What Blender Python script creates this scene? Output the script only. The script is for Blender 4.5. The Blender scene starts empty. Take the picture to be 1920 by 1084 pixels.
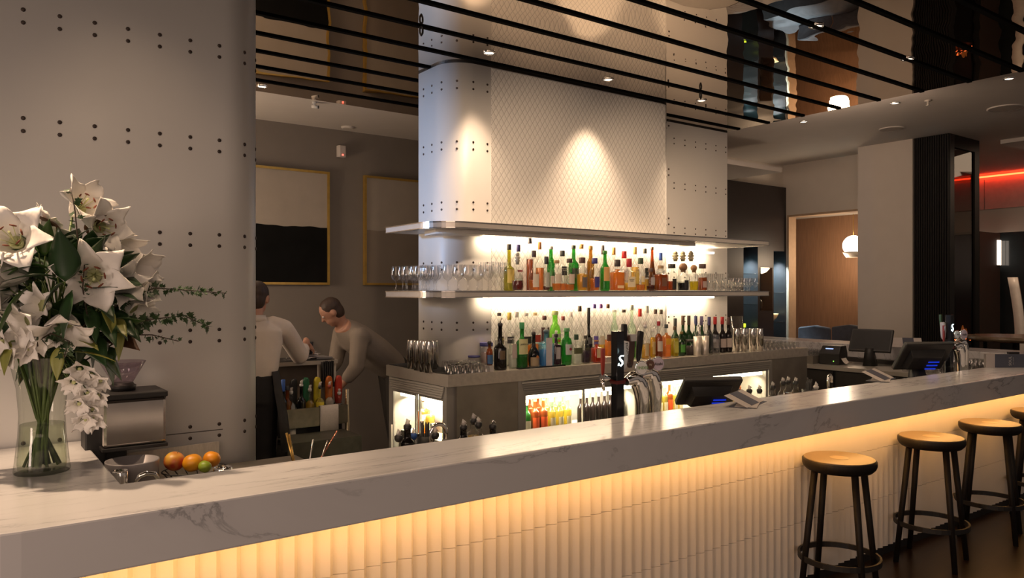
import bpy, math, random
from mathutils import Vector, Matrix, Quaternion
random.seed(7)
SC = bpy.context.scene
COL = SC.collection
# ------------------------------------------------------------------ camera, world, exposure, large lights
FPX, CX, HY, EYE = 1430.0, 960.0, 546.0, 1.65
YAW = math.atan2(1050.0, FPX)            # angle between the view direction and +Y, towards +X
FW = (math.sin(YAW), math.cos(YAW)); RT = (math.cos(YAW), -math.sin(YAW))
cam_data = bpy.data.cameras.new('camera'); cam = bpy.data.objects.new('camera', cam_data); COL.objects.link(cam)
cam.location = (0, 0, EYE); cam.rotation_euler = (math.pi/2, 0, -YAW)
cam_data.sensor_width = 36.0; cam_data.lens = FPX*36.0/1920.0
cam_data.shift_y = (HY-542.0)/1920.0; cam_data.clip_start = 0.05; cam_data.clip_end = 100
SC.camera = cam
SC.view_settings.view_transform = 'Standard'; SC.view_settings.look = 'None'
SC.view_settings.exposure = 0.0; SC.view_settings.gamma = 1.0; SC.view_settings.use_curve_mapping = False
SC.cycles.use_denoising = True
SC.cycles.max_bounces = 8; SC.cycles.diffuse_bounces = 4; SC.cycles.glossy_bounces = 4
SC.cycles.transmission_bounces = 4; SC.cycles.transparent_max_bounces = 40
SC.cycles.caustics_reflective = False; SC.cycles.caustics_refractive = False
SC.cycles.sample_clamp_indirect = 4.0
W = bpy.data.worlds.new('world'); SC.world = W; W.use_nodes = True
W.node_tree.nodes['Background'].inputs[0].default_value = (1.0, 0.77, 0.63, 1)
W.node_tree.nodes['Background'].inputs[1].default_value = 0.165
def lamp(name, kind, loc, aim, watt, col, **k):
    d = bpy.data.lights.new(name, kind); o = bpy.data.objects.new(name, d); COL.objects.link(o)
    o.location = loc; d.energy = watt; d.color = col
    v = Vector(aim)-Vector(loc)
    o.rotation_euler = v.to_track_quat('-Z', 'Y').to_euler()
    for a, b in k.items(): setattr(d, a, b)
    return o
WARM = (1.0, 0.74, 0.50); WARM2 = (1.0, 0.70, 0.46)
ZC, ZC2 = 3.25, 3.60                     # mirror ceiling, white ceiling
# ceiling downlights (their fittings are built further down): x, y, watts, aim offset, cone
DOWN = [(2.90, 4.21, 34, 74), (3.99, 4.21, 100, 76), (5.06, 4.21, 50, 70), (1.95, 5.95, 24, 80), (3.6, 5.95, 16, 80)]
for i, (x, y, w, cone) in enumerate(DOWN):
    lamp('downlight_beam', 'SPOT', (x, y, ZC-.03), (x, y+.02, 0), w, WARM2, spot_size=math.radians(cone), spot_blend=.9, shadow_soft_size=.03)
for i, x in enumerate((0.9, 2.0, 3.1, 4.2, 5.3, 6.4)):
    lamp('downlight_beam', 'SPOT', (x, 2.62, ZC-.03), (x, 2.5, 0), 58, WARM2, spot_size=math.radians(64), spot_blend=.9, shadow_soft_size=.05)
lamp('downlight_beam', 'SPOT', (-.25, 3.15, ZC-.03), (.24, 2.90, 1.6), 220, WARM2, spot_size=math.radians(40), spot_blend=.6, shadow_soft_size=.03)
# blue spot added out of view to tint the centre pillar's left face
lamp('blue_pillar_spot', 'SPOT', (-.6, 5.75, 2.45), (2.75, 4.72, 2.5), 330, (.30, .56, 1.0), spot_size=math.radians(36), spot_blend=1.0, shadow_soft_size=.12)
lamp('room_fill', 'AREA', (-1.8, -3.0, 2.9), (2.6, 3.5, 1.6), 88, (1.0, .72, .55), shape='RECTANGLE', size=5.0, size_y=2.0)  # unseen warm area fill added at the front left
lamp('room_fill', 'AREA', (7.0, 4.3, 3.45), (10.2, 5.2, 1.6), 24, (1.0, .72, .53), shape='RECTANGLE', size=1.4, size_y=.8)  # unseen area fill added to brighten the cream column and right background

for x in (2.0, 3.1, 4.2, 5.3):  # extra beams added at the bar downlights to brighten the quilted panel
    lamp('panel_fill_beam', 'SPOT', (x, 2.62, ZC-.03), (x+.45, 4.45, 2.2), 88, WARM2, spot_size=math.radians(66), spot_blend=1.0, shadow_soft_size=.06)
lamp('tile_side_fill', 'AREA', (-3.0, .7, 1.5), (3.0, 2.4, .6), 40, (1.0, .74, .60), shape='RECTANGLE', size=.8, size_y=1.4)  # unseen area light added to rake the fluted tiles from the left
lamp('aisle_fill', 'POINT', (.35, 6.35, 1.9), (0,0,0), 108, (1.0,.74,.52), shadow_soft_size=.35)  # unseen point light added behind the left pillar to brighten the back aisle
lamp('downlight_beam', 'SPOT', (.55, 2.95, ZC-.03), (.60, 3.5, 1.7), 5, WARM2, spot_size=math.radians(70), spot_blend=1.0, shadow_soft_size=.08)
# ------------------------------------------------------------------ pixel helpers
def ray(px, py):
    u = px-CX
    return Vector((FW[0]*FPX+RT[0]*u, FW[1]*FPX+RT[1]*u, HY-py))
def aty(px, py, Y):
    r = ray(px, py); return Vector((0, 0, EYE))+r*(Y/r.y)
def atx(px, py, X):
    r = ray(px, py); return Vector((0, 0, EYE))+r*(X/r.x)
def atz(px, py, Z):
    r = ray(px, py); return Vector((0, 0, EYE))+r*((Z-EYE)/r.z)
def xat(px, Y): return aty(px, HY, Y).x
def zat(px, py, Y): return aty(px, py, Y).z
def pxm(px, Y): return Y/ray(px, HY).y       # metres per pixel there

# ------------------------------------------------------------------ mesh builder
class MB:
    def __init__(s): s.v = []; s.f = []; s.m = []; s.sm = []; s.mi = 0; s.smooth = False
    def add(s, vs, fs, smooth=None):
        b = len(s.v); s.v += [tuple(x) for x in vs]
        for f in fs:
            s.f.append(tuple(b+i for i in f)); s.m.append(s.mi); s.sm.append(s.smooth if smooth is None else smooth)
        return s
    def box(s, x0, x1, y0, y1, z0, z1):
        return s.add([(x0,y0,z0),(x1,y0,z0),(x1,y1,z0),(x0,y1,z0),(x0,y0,z1),(x1,y0,z1),(x1,y1,z1),(x0,y1,z1)],
                     [(0,3,2,1),(4,5,6,7),(0,1,5,4),(1,2,6,5),(2,3,7,6),(3,0,4,7)], False)
    def obox(s, c, ax, ay, az):      # box about c with half-axis vectors
        c = Vector(c); ax = Vector(ax); ay = Vector(ay); az = Vector(az)
        vs = [c+ax*i+ay*j+az*k for k in (-1,1) for (i,j) in ((-1,-1),(1,-1),(1,1),(-1,1))]
        return s.add(vs, [(0,3,2,1),(4,5,6,7),(0,1,5,4),(1,2,6,5),(2,3,7,6),(3,0,4,7)], False)
    def loft(s, rings, cap0=True, cap1=True, smooth=True, closed=True):
        n = len(rings[0]); vs = [p for r in rings for p in r]; fs = []
        for i in range(len(rings)-1):
            for j in range(n if closed else n-1):
                a = i*n+j; b = i*n+(j+1) % n
                fs.append((a, b, b+n, a+n))
        s.add(vs, fs, smooth); b0 = len(s.v)-len(vs)
        for cap, base, rev in ((cap0, 0, True), (cap1, (len(rings)-1)*n, False)):
            if cap:
                idx = [b0+base+j for j in range(n)]
                s.f.append(tuple(reversed(idx)) if rev else tuple(idx)); s.m.append(s.mi); s.sm.append(False)
        return s
    def lathe(s, prof, seg=20, c=(0,0,0), cap0=True, cap1=True, smooth=True, sq=None, rx=1.0, ry=1.0):
        rings = []
        for (r, z) in prof:
            ring = []
            for j in range(seg):
                a = 2*math.pi*(j+.5)/seg; ca, sa = math.cos(a), math.sin(a); k = 1.0
                if sq and r > sq[0]: k = (abs(ca)**sq[1]+abs(sa)**sq[1])**(-1.0/sq[1])
                ring.append((c[0]+r*ca*k*(rx if not sq or r > sq[0] else 1), c[1]+r*sa*k*(ry if not sq or r > sq[0] else 1), c[2]+z))
            rings.append(ring)
        return s.loft(rings, cap0, cap1, smooth)
    def tube(s, pts, rad, seg=8, cap=True, smooth=True):
        pts = [Vector(p) for p in pts]; n = len(pts)
        rads = rad if isinstance(rad, (list, tuple)) else [rad]*n
        rings = []; t0 = (pts[1]-pts[0]).normalized()
        up = Vector((0,0,1)) if abs(t0.z) < .9 else Vector((1,0,0))
        nx = t0.cross(up).normalized()
        for i, p in enumerate(pts):
            t = (pts[min(i+1,n-1)]-pts[max(i-1,0)])
            t = t.normalized() if t.length > 1e-9 else t0
            nx = (nx-t*nx.dot(t)); nx = nx.normalized() if nx.length > 1e-6 else t.orthogonal().normalized()
            ny = t.cross(nx)
            rings.append([p+(nx*math.cos(2*math.pi*j/seg)+ny*math.sin(2*math.pi*j/seg))*rads[i] for j in range(seg)])
        return s.loft(rings, cap, cap, smooth)
    def prism(s, poly, z0, z1, M=None, smooth=False):
        n = len(poly); vs = [Vector((x,y,z0)) for x,y in poly]+[Vector((x,y,z1)) for x,y in poly]
        if M is not None: vs = [M @ v for v in vs]
        fs = [tuple(reversed(range(n))), tuple(range(n, 2*n))]
        s.add(vs, fs, False)
        b = len(s.v)-2*n
        for i in range(n):
            s.f.append((b+i, b+(i+1) % n, b+n+(i+1) % n, b+n+i)); s.m.append(s.mi); s.sm.append(smooth)
        return s
    def ball(s, c, r, seg=12, rz=None, M=None):
        rz = rz or r; rings = []
        for i in range(1, seg//2):
            a = math.pi*i/(seg//2)
            rings.append([(c[0]+r*math.sin(a)*math.cos(2*math.pi*j/seg), c[1]+r*math.sin(a)*math.sin(2*math.pi*j/seg), c[2]-rz*math.cos(a)) for j in range(seg)])
        s.loft(rings, True, True, True); return s
    def xf(s, M):
        s.v = [tuple(M @ Vector(p)) for p in s.v]; return s
    def build(s, name, mat, parent=None, loc=None, bevel=0, autos=None):
        me = bpy.data.meshes.new(name); me.from_pydata(s.v, [], s.f)
        for mm in (mat if isinstance(mat, (list, tuple)) else [mat]): me.materials.append(mm)
        me.polygons.foreach_set('material_index', s.m); me.polygons.foreach_set('use_smooth', s.sm); me.update()
        o = bpy.data.objects.new(name, me); COL.objects.link(o)
        if loc is not None: o.location = loc
        if parent is not None: o.parent = parent
        if bevel:
            b = o.modifiers.new('bevel', 'BEVEL'); b.width = bevel; b.segments = 2; b.limit_method = 'ANGLE'
        return o
def tag(o, label=None, cat=None, group=None, kind=None):
    if label: o['label'] = label
    if cat: o['category'] = cat
    if group: o['group'] = group
    if kind: o['kind'] = kind
    return o
def thing(name, label, cat, loc=(0,0,0), rz=0, group=None):
    o = bpy.data.objects.new(name, None); COL.objects.link(o); o.location = loc; o.rotation_euler = (0,0,rz)
    o.empty_display_size = .05
    return tag(o, label, cat, group)
def kids(o): return [c for c in bpy.data.objects if c.parent is o]
CH = {}
def dup(o, loc, rz=None, label=None, group=None, scale=None):
    def cp(a, par):
        c = a.copy(); COL.objects.link(c); c.parent = par
        for ch in CH.setdefault(a.name, kids(a)): cp(ch, c)
        return c
    c = cp(o, None); c.location = loc
    if rz is not None: c.rotation_euler = (0,0,rz)
    if label: c['label'] = label
    if group: c['group'] = group
    if scale: c.scale = (scale,)*3 if not isinstance(scale, tuple) else scale
    return c
def struct(name, mb, mat, bevel=0):
    o = mb.build(name, mat, bevel=bevel); o['kind'] = 'structure'; return o
def text(name, body, size, loc, rot, mat, parent=None, ext=.0006, align='CENTER'):
    c = bpy.data.curves.new(name, 'FONT'); c.body = body; c.size = size; c.extrude = ext; c.align_x = align; c.align_y = 'CENTER'
    c.resolution_u = 2
    tmp = bpy.data.objects.new(name, c); COL.objects.link(tmp)
    me = bpy.data.meshes.new_from_object(tmp.evaluated_get(bpy.context.evaluated_depsgraph_get()))
    bpy.data.objects.remove(tmp); bpy.data.curves.remove(c)
    me.materials.clear(); me.materials.append(mat); me.polygons.foreach_set('material_index', [0]*len(me.polygons))
    o = bpy.data.objects.new(name, me); COL.objects.link(o)
    o.location = loc; o.rotation_euler = rot
    if parent is not None: o.parent = parent
    return o
def rrect(x0, x1, y0, y1, r, n=6, corners=(1,1,1,1)):   # corners: x0y0, x1y0, x1y1, x0y1
    out = []
    for (cx, cy, a0, on) in ((x0, y0, math.pi, corners[0]), (x1, y0, 1.5*math.pi, corners[1]), (x1, y1, 0, corners[2]), (x0, y1, .5*math.pi, corners[3])):
        if on:
            sx = cx+r if cx == x0 else cx-r; sy = cy+r if cy == y0 else cy-r
            for i in range(n+1):
                a = a0+.5*math.pi*i/n; out.append((sx+r*math.cos(a), sy+r*math.sin(a)))
        else: out.append((cx, cy))
    return out

# ------------------------------------------------------------------ materials
def nodes(name):
    m = bpy.data.materials.new(name); m.use_nodes = True
    return m, m.node_tree, m.node_tree.nodes, m.node_tree.links
def mat(name, col, rough=.5, metal=0., vary=.06, scale=14., bump=0., spec=.5, coat=0., stretch=None):
    m, nt, N, L = nodes(name); p = N['Principled BSDF']
    p.inputs['Roughness'].default_value = rough; p.inputs['Metallic'].default_value = metal
    p.inputs['Specular IOR Level'].default_value = spec; p.inputs['Coat Weight'].default_value = coat
    tc = N.new('ShaderNodeTexCoord'); mp = N.new('ShaderNodeMapping'); nz = N.new('ShaderNodeTexNoise')
    L.new(tc.outputs['Object'], mp.inputs[0]); L.new(mp.outputs[0], nz.inputs['Vector']); nz.inputs['Scale'].default_value = scale
    nz.inputs['Detail'].default_value = 4
    if stretch: mp.inputs['Scale'].default_value = stretch
    rp = N.new('ShaderNodeValToRGB'); L.new(nz.outputs['Fac'], rp.inputs[0])
    rp.color_ramp.elements[0].position = .3; rp.color_ramp.elements[1].position = .7
    rp.color_ramp.elements[0].color = tuple(c*(1-vary) for c in col)+(1,)
    rp.color_ramp.elements[1].color = tuple(min(1, c*(1+vary)) for c in col)+(1,)
    L.new(rp.outputs[0], p.inputs['Base Color'])
    if bump:
        b = N.new('ShaderNodeBump'); b.inputs['Strength'].default_value = bump; b.inputs['Distance'].default_value = .01
        L.new(nz.outputs['Fac'], b.inputs['Height']); L.new(b.outputs[0], p.inputs['Normal'])
    return m
def emit(name, col, strength):
    m, nt, N, L = nodes(name); N.remove(N['Principled BSDF']); e = N.new('ShaderNodeEmission')
    e.inputs[0].default_value = tuple(col)+(1,); e.inputs[1].default_value = strength
    L.new(e.outputs[0], N['Material Output'].inputs[0]); return m
def glass(name, col=(1,1,1), rough=.03, edge=1.45, base=.05, body=0., bcol=None):
    """thin clear wall: transparent seen straight on, mirror-like towards its outline; body > 0 adds some scattering"""
    m, nt, N, L = nodes(name); N.remove(N['Principled BSDF'])
    t = N.new('ShaderNodeBsdfTransparent'); t.inputs[0].default_value = tuple(col)+(1,)
    g = N.new('ShaderNodeBsdfGlossy'); g.inputs['Roughness'].default_value = rough
    lw = N.new('ShaderNodeLayerWeight'); lw.inputs[0].default_value = .25
    mr = N.new('ShaderNodeMapRange'); mr.inputs[3].default_value = base; mr.inputs[4].default_value = .9
    L.new(lw.outputs['Facing'], mr.inputs[0])
    # power to keep the middle clear
    pw = N.new('ShaderNodeMath'); pw.operation = 'POWER'; pw.inputs[1].default_value = 2.2
    L.new(lw.outputs['Facing'], pw.inputs[0]); L.new(pw.outputs[0], mr.inputs[0])
    tint = N.new('ShaderNodeMix'); tint.data_type = 'RGBA'; tint.inputs[6].default_value = tuple(col)+(1,); tint.inputs[7].default_value = tuple(c*.22 for c in col)+(1,)
    p3 = N.new('ShaderNodeMath'); p3.operation = 'POWER'; p3.inputs[1].default_value = 3.0
    L.new(lw.outputs['Facing'], p3.inputs[0]); L.new(p3.outputs[0], tint.inputs[0]); L.new(tint.outputs[2], t.inputs[0])
    src = t.outputs[0]
    if body:
        d = N.new('ShaderNodeBsdfTranslucent'); d.inputs[0].default_value = tuple(bcol or col)+(1,)
        d2 = N.new('ShaderNodeBsdfDiffuse'); d2.inputs[0].default_value = tuple(bcol or col)+(1,)
        mm = N.new('ShaderNodeMixShader'); L.new(d.outputs[0], mm.inputs[1]); L.new(d2.outputs[0], mm.inputs[2])
        mx0 = N.new('ShaderNodeMixShader'); mx0.inputs[0].default_value = body
        L.new(t.outputs[0], mx0.inputs[1]); L.new(mm.outputs[0], mx0.inputs[2]); src = mx0.outputs[0]
    mx = N.new('ShaderNodeMixShader'); L.new(mr.outputs[0], mx.inputs[0]); L.new(src, mx.inputs[1]); L.new(g.outputs[0], mx.inputs[2])
    L.new(mx.outputs[0], N['Material Output'].inputs[0]); return m
def marble():
    m, nt, N, L = nodes('white marble'); p = N['Principled BSDF']; p.inputs['Roughness'].default_value = .18
    tc = N.new('ShaderNodeTexCoord'); mp = N.new('ShaderNodeMapping'); L.new(tc.outputs['Object'], mp.inputs[0])
    mp.inputs['Rotation'].default_value = (.35, .65, .75); mp.inputs['Scale'].default_value = (.55, 3.2, 1.6)
    n1 = N.new('ShaderNodeTexNoise'); n1.inputs['Scale'].default_value = 2.2; n1.inputs['Detail'].default_value = 9; n1.inputs['Roughness'].default_value = .62; n1.inputs['Distortion'].default_value = .5
    L.new(mp.outputs[0], n1.inputs['Vector'])
    r1 = N.new('ShaderNodeValToRGB'); e = r1.color_ramp.elements
    e[0].position = .40; e[0].color = (.72,.70,.70,1); e[1].position = .62; e[1].color = (.72,.70,.70,1)
    a = r1.color_ramp.elements.new(.488); a.color = (.66,.64,.645,1)
    b = r1.color_ramp.elements.new(.500); b.color = (.34,.335,.345,1)
    c = r1.color_ramp.elements.new(.512); c.color = (.66,.64,.645,1)
    L.new(n1.outputs['Fac'], r1.inputs[0])
    n2 = N.new('ShaderNodeTexNoise'); n2.inputs['Scale'].default_value = 1.4; n2.inputs['Detail'].default_value = 5
    L.new(mp.outputs[0], n2.inputs['Vector'])
    r2 = N.new('ShaderNodeValToRGB'); r2.color_ramp.elements[0].position = .36; r2.color_ramp.elements[1].position = .54
    r2.color_ramp.elements[0].color = (0,0,0,1); L.new(n2.outputs['Fac'], r2.inputs[0])
    mx = N.new('ShaderNodeMix'); mx.data_type = 'RGBA'; mx.inputs[6].default_value = (.70,.685,.68,1)
    L.new(r2.outputs[0], mx.inputs[0]); L.new(r1.outputs[0], mx.inputs[7]); L.new(mx.outputs[2], p.inputs['Base Color'])
    return m
def diamond():
    m, nt, N, L = nodes('quilted white panel'); p = N['Principled BSDF']; p.inputs['Roughness'].default_value = .42
    tc = N.new('ShaderNodeTexCoord'); sp = N.new('ShaderNodeSeparateXYZ'); L.new(tc.outputs['Object'], sp.inputs[0])
    def math_(op, a, b=None):
        n = N.new('ShaderNodeMath'); n.operation = op
        for i, v in enumerate((a, b)):
            if v is None: continue
            if isinstance(v, (int, float)): n.inputs[i].default_value = v
            else: L.new(v, n.inputs[i])
        return n.outputs[0]
    ux = math_('DIVIDE', sp.outputs[0], .047); uz = math_('DIVIDE', sp.outputs[2], .068)
    def line(v):
        f = math_('FRACT', v); d = math_('ABSOLUTE', math_('SUBTRACT', f, .5)); return math_('SUBTRACT', .5, d)   # 0 on the line
    la = line(math_('ADD', ux, uz)); lb = line(math_('SUBTRACT', ux, uz))
    dd = math_('MINIMUM', la, lb)
    r = N.new('ShaderNodeValToRGB'); r.color_ramp.elements[0].position = .0; r.color_ramp.elements[1].position = .055
    r.color_ramp.elements[0].color = (.30,.28,.26,1); r.color_ramp.elements[1].color = (.80,.78,.74,1)
    L.new(dd, r.inputs[0]); L.new(r.outputs[0], p.inputs['Base Color'])
    r3 = N.new('ShaderNodeValToRGB'); r3.color_ramp.elements[1].position = .25; L.new(dd, r3.inputs[0])
    b = N.new('ShaderNodeBump'); b.inputs['Strength'].default_value = .5; b.inputs['Distance'].default_value = .003
    L.new(r3.outputs[0], b.inputs['Height']); L.new(b.outputs[0], p.inputs['Normal'])
    return m
def mirror():
    m, nt, N, L = nodes('smoked mirror ceiling'); N.remove(N['Principled BSDF'])
    g = N.new('ShaderNodeBsdfGlossy'); g.inputs[0].default_value = (.82,.73,.63,1); g.inputs['Roughness'].default_value = .0
    tc = N.new('ShaderNodeTexCoord'); nz = N.new('ShaderNodeTexNoise'); nz.inputs['Scale'].default_value = 2.6; nz.inputs['Detail'].default_value = 1
    L.new(tc.outputs['Object'], nz.inputs['Vector'])
    b = N.new('ShaderNodeBump'); b.inputs['Strength'].default_value = .16; b.inputs['Distance'].default_value = .022
    L.new(nz.outputs['Fac'], b.inputs['Height']); L.new(b.outputs[0], g.inputs['Normal'])
    L.new(g.outputs[0], N['Material Output'].inputs[0]); return m

M_WHITE = mat('satin white cladding', (.80,.78,.75), .42, vary=.02, scale=3)
M_SEAM = mat('seam shadow gap', (.10,.09,.08), .7)
M_RIVET = mat('bronze rivet', (.06,.045,.04), .4, metal=.6)
M_QUILT = diamond(); M_MARBLE = marble(); M_MIRROR = mirror()
M_TILE = mat('cream glazed tile', (.78,.75,.70), .28, vary=.03, scale=5, coat=.3)
M_BLACK = mat('matt black', (.012,.011,.011), .5, vary=.2)
M_BLACKG = mat('gloss black', (.010,.010,.012), .15, vary=.2)
M_CEIL = mat('painted ceiling', (.62,.57,.52), .8, vary=.02, scale=4)
M_WALLG = mat('grey taupe wall paint', (.235,.205,.18), .75, vary=.03, scale=5)
M_CREAM = mat('cream wall paint', (.62,.56,.49), .7, vary=.02, scale=5)
M_FLOOR = mat('dark timber floor', (.016,.010,.007), .30, vary=.35, scale=3, stretch=(1,9,1))
M_STEEL = mat('brushed steel', (.66,.61,.54), .28, metal=.45, vary=.10, scale=30, stretch=(1,40,1))
M_STEELP = mat('stainless panel', (.36,.33,.28), .42, metal=.5, vary=.14, scale=6)
M_CHROME = mat('chrome', (.86,.85,.84), .06, metal=1, vary=.01)
M_FRIDGE = mat('grey painted fridge', (.42,.40,.36), .45, vary=.03, metal=.2)
M_GOLD = mat('gilt frame', (.62,.40,.10), .35, metal=.7, vary=.1)
M_WOOD = mat('brown oak panel', (.235,.125,.068), .45, vary=.16, scale=5, stretch=(14,14,.6))
M_DKWOOD = mat('black stained timber', (.010,.008,.007), .55, vary=.3, spec=.25, scale=8, stretch=(20,20,.5))
M_SHELF = mat('pearl shelf edge', (.60,.56,.52), .28, metal=.35, vary=.02)
M_LED = emit('warm white light strip', (1.0,.76,.50), 48.0)
M_LEDA = emit('amber light strip', (1.0,.47,.125), 34.0)
M_FRLED = emit('fridge light', (1.0,.86,.62), 9.0)
M_BULB = emit('downlight lens', (1.0,.84,.66), 3.0)
M_CLEAR = glass('clear glass'); M_PANE = glass('window pane', (.96,.97,.96), base=.04)
# ------------------------------------------------------------------ setting: floor, ceilings, walls
struct('floor', MB().box(-6, 18, -6, 12, -.1, 0), M_FLOOR)
struct('ceiling', MB().box(-6, 6.27, -2.0, 6.12, ZC, ZC+.05), M_MIRROR)
c = MB(); c.box(-6, 9.0, 6.121, 7.2, ZC, ZC+.06); struct('ceiling_back', c, M_CEIL)
c = MB(); c.box(6.271, 17.0, -2.0, 7.6, ZC2, ZC2+.06); c.box(10.9, 16.9, -1.9, 4.2, ZC2-.05, ZC2-.001); c.box(12.2, 16.9, -1.9, 3.4, ZC2-.10, ZC2-.051)
struct('ceiling_right', c, M_CEIL)
struct('wall_back', MB().box(-6, 8.6, 7.12, 7.25, 0, 3.25), M_WALLG)
# black rails inlaid along the mirror ceiling
RAILM = mat('black rail', (.004,.004,.004), .9, vary=.1, spec=.05)
for i in range(13):
    y = 5.80-.353*i
    if abs(y-4.388) < .05: y = 4.40
    if y > 4.45+.02 and y < 4.88:
        c = MB().box(-6, 2.80, y-.016, y+.016, ZC-.010, ZC-.0005); c.box(5.03, 6.26, y-.016, y+.016, ZC-.010, ZC-.0005)
    elif y > 4.86:
        c = MB().box(-6, 3.1 if y < 5.5 else 3.6, y-.016, y+.016, ZC-.010, ZC-.0005)
    else: c = MB().box(-6, 6.26, y-.016, y+.016, ZC-.010, ZC-.0005)
    struct('trim_%d' % (i+1), c, RAILM)
# rounded white pillars -------------------------------------------------
def pillar_poly(x0, x1, y0, y1, r, corners): return rrect(x0, x1, y0, y1, r, 14, corners)
def rivet(m, p, n, r=.0085, h=.004):
    n = Vector(n).normalized(); u = n.orthogonal().normalized(); v = n.cross(u); p = Vector(p)
    rings = []
    for rr, hh in ((r, -.001), (r*.95, h*.7), (r*.5, h)):
        rings.append([p+n*hh+(u*math.cos(a)+v*math.sin(a))*rr for a in [2*math.pi*k/8 for k in range(8)]])
    m.loft(rings, False, True)
def along(poly, spacing, start, count):
    """points and outward normals every `spacing` along an open polyline"""
    segs = [(Vector(poly[i]), Vector(poly[i+1])) for i in range(len(poly)-1)]
    out = []; d = start
    for k in range(count):
        s = start+spacing*k; acc = 0
        for a, b in segs:
            l = (b-a).length
            if acc+l >= s:
                t = (b-a)/l; p = a+t*(s-acc); out.append((p, Vector((t.y, -t.x)))); break
            acc += l
    return out
ROWS = (1.405, 1.825, 2.245, 2.665, 3.085)
# left pillar
XLR, YL = 1.172, 3.50
m = MB(); poly = pillar_poly(-1.4, XLR, YL, 4.3, .2, (1,1,1,1)); m.prism(poly, 0, ZC-.012, smooth=True)
m.mi = 1
pl = struct('wall_pillar_left', m, [M_WHITE, M_SEAM])
for p in pl.data.polygons:                      # flat-shade the long faces by splitting nothing: caps stay flat
    pass
mr = MB()
for z in (.615, 1.035, 1.455, 1.875, 2.295, 2.715):
    for dz in (-.025, .025):
        for k in range(-9, 8):
            x = .222+.1225*k
            if x < XLR-.2+.03: rivet(mr, (x, YL, z+dz), (0,-1,0))
        for a in (.11/.2*1.0, .23/.2):
            rivet(mr, (XLR-.2+.2*math.sin(a), YL+.2-.2*math.cos(a), z+dz), (math.sin(a), -math.cos(a), 0))
o = mr.build('rivet_pattern', M_RIVET, pl)
sm = MB().box(-1.35, XLR-.2, YL-.0008, YL+.002, 1.033, 1.037); sm.build('panel_seam', M_SEAM, pl)
# centre pillar with the quilted front
XC0, XC1, YC = 2.75, 5.02, 4.45
front = pillar_poly(XC0, XC1, YC, 4.90, .2, (1,1,0,0))
m = MB(); m.prism(front, .3, ZC-.012, smooth=True); pc = struct('wall_pillar_centre', m, M_WHITE)
m = MB(); m.prism(front, ZC-.012, ZC-.0005); m.build('top_gap', M_BLACK, pc)
q0, q1 = xat(921, YC), xat(1247, YC)
m = MB(); m.add([(q0,YC-.003,1.10),(q1,YC-.003,1.10),(q1,YC-.003,ZC-.02),(q0,YC-.003,ZC-.02),(q0,YC,1.10),(q1,YC,1.10),(q1,YC,ZC-.02),(q0,YC,ZC-.02)],
                [(0,1,2,3),(0,4,5,1),(1,5,6,2),(2,6,7,3),(3,7,4,0)]); m.build('quilted_panel', M_QUILT, pc)
mr = MB(); side = [(XC0, 4.90)]+[p for p in rrect(XC0, XC1, YC, 4.90, .2, 14, (1,0,0,0))[0:15]]+[(q0, YC)]
for z in ROWS:
    for dz in (-.025, .025):
        for (p, n) in along(side, .118, .075, 20):
            if p.x < q0-.02: rivet(mr, (p.x, p.y, z+dz), (n.x, n.y, 0))
        rivet(mr, (q1+.045, YC, z+dz), (0,-1,0))
        rivet(mr, (XC1-.2+.2*math.sin(.9), YC+.2-.2*math.cos(.9), z+dz), (math.sin(.9), -math.cos(.9), 0))
mr.build('rivet_pattern', M_RIVET, pc)
# core block behind it, carrying the second riveted panel
m = MB().box(3.12, 6.27, 4.89, 5.5, .3, ZC-.012); ps = struct('wall_pillar_right', m, M_WHITE)
m = MB().box(3.12, 6.27, 4.89, 5.5, ZC-.012, ZC-.0005); m.build('top_gap', M_BLACK, ps)
mr = MB()
for z in ROWS:
    for dz in (-.025, .025):
        for k in range(9): rivet(mr, (6.245-.152*k, 4.89, z+dz-.02), (0,-1,0), .0075)
mr.build('rivet_pattern', M_RIVET, ps)
# cove light slot at the frame's top edge: a recessed bright ceiling tray near the second panel
# paintings -------------------------------------------------------------
def painting(px0, px1, top, split, bot, X0, X1, low, label):
    Y = 7.115; t = thing('framed_painting', label, 'painting', ((X0+X1)/2, Y, bot))
    w = (X1-X0)/2; h = top-bot; f = .022
    m = MB()
    for b in ((-w,w,0,f),(-w,w,h-f,h),(-w,-w+f,f,h-f),(w-f,w,f,h-f)): m.box(b[0],b[1],-.045,0,b[2],b[3])
    m.build('frame', M_GOLD, t)
    MB().box(-w+f,w-f,-.030,-.002,f,h-f).build('canvas', mat('primed canvas', (.44,.385,.32), .8, vary=.05, scale=6), t)
    n = 30; vs = []; fs = []
    sp = split-bot
    top_ = [(-w+f+(2*w-2*f)*i/n, sp+.004*math.sin(i*.5+X0)+.003*math.sin(i*1.3)) for i in range(n+1)]
    po = [(-w+f, f), (w-f, f)]+list(reversed(top_))
    MT = Matrix(((1,0,0,0),(0,0,-1,0),(0,1,0,0),(0,0,0,1)))
    MB().prism(po, .0305, .032, MT).build('lower_field', low, t)
    return t
painting(0,0, 2.816, 2.27, 1.712, 1.86, 2.98, mat('charcoal paint', (.010,.010,.010), .9, vary=.2, scale=4, spec=.08), 'gilt framed painting, cream above and black below, behind the bartender')
painting(0,0, 2.82, 2.27, 1.712, 3.352, 4.47, mat('taupe paint', (.285,.235,.19), .8, vary=.06, scale=4), 'gilt framed painting, cream above and taupe below, half hidden by the pillar')
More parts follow.
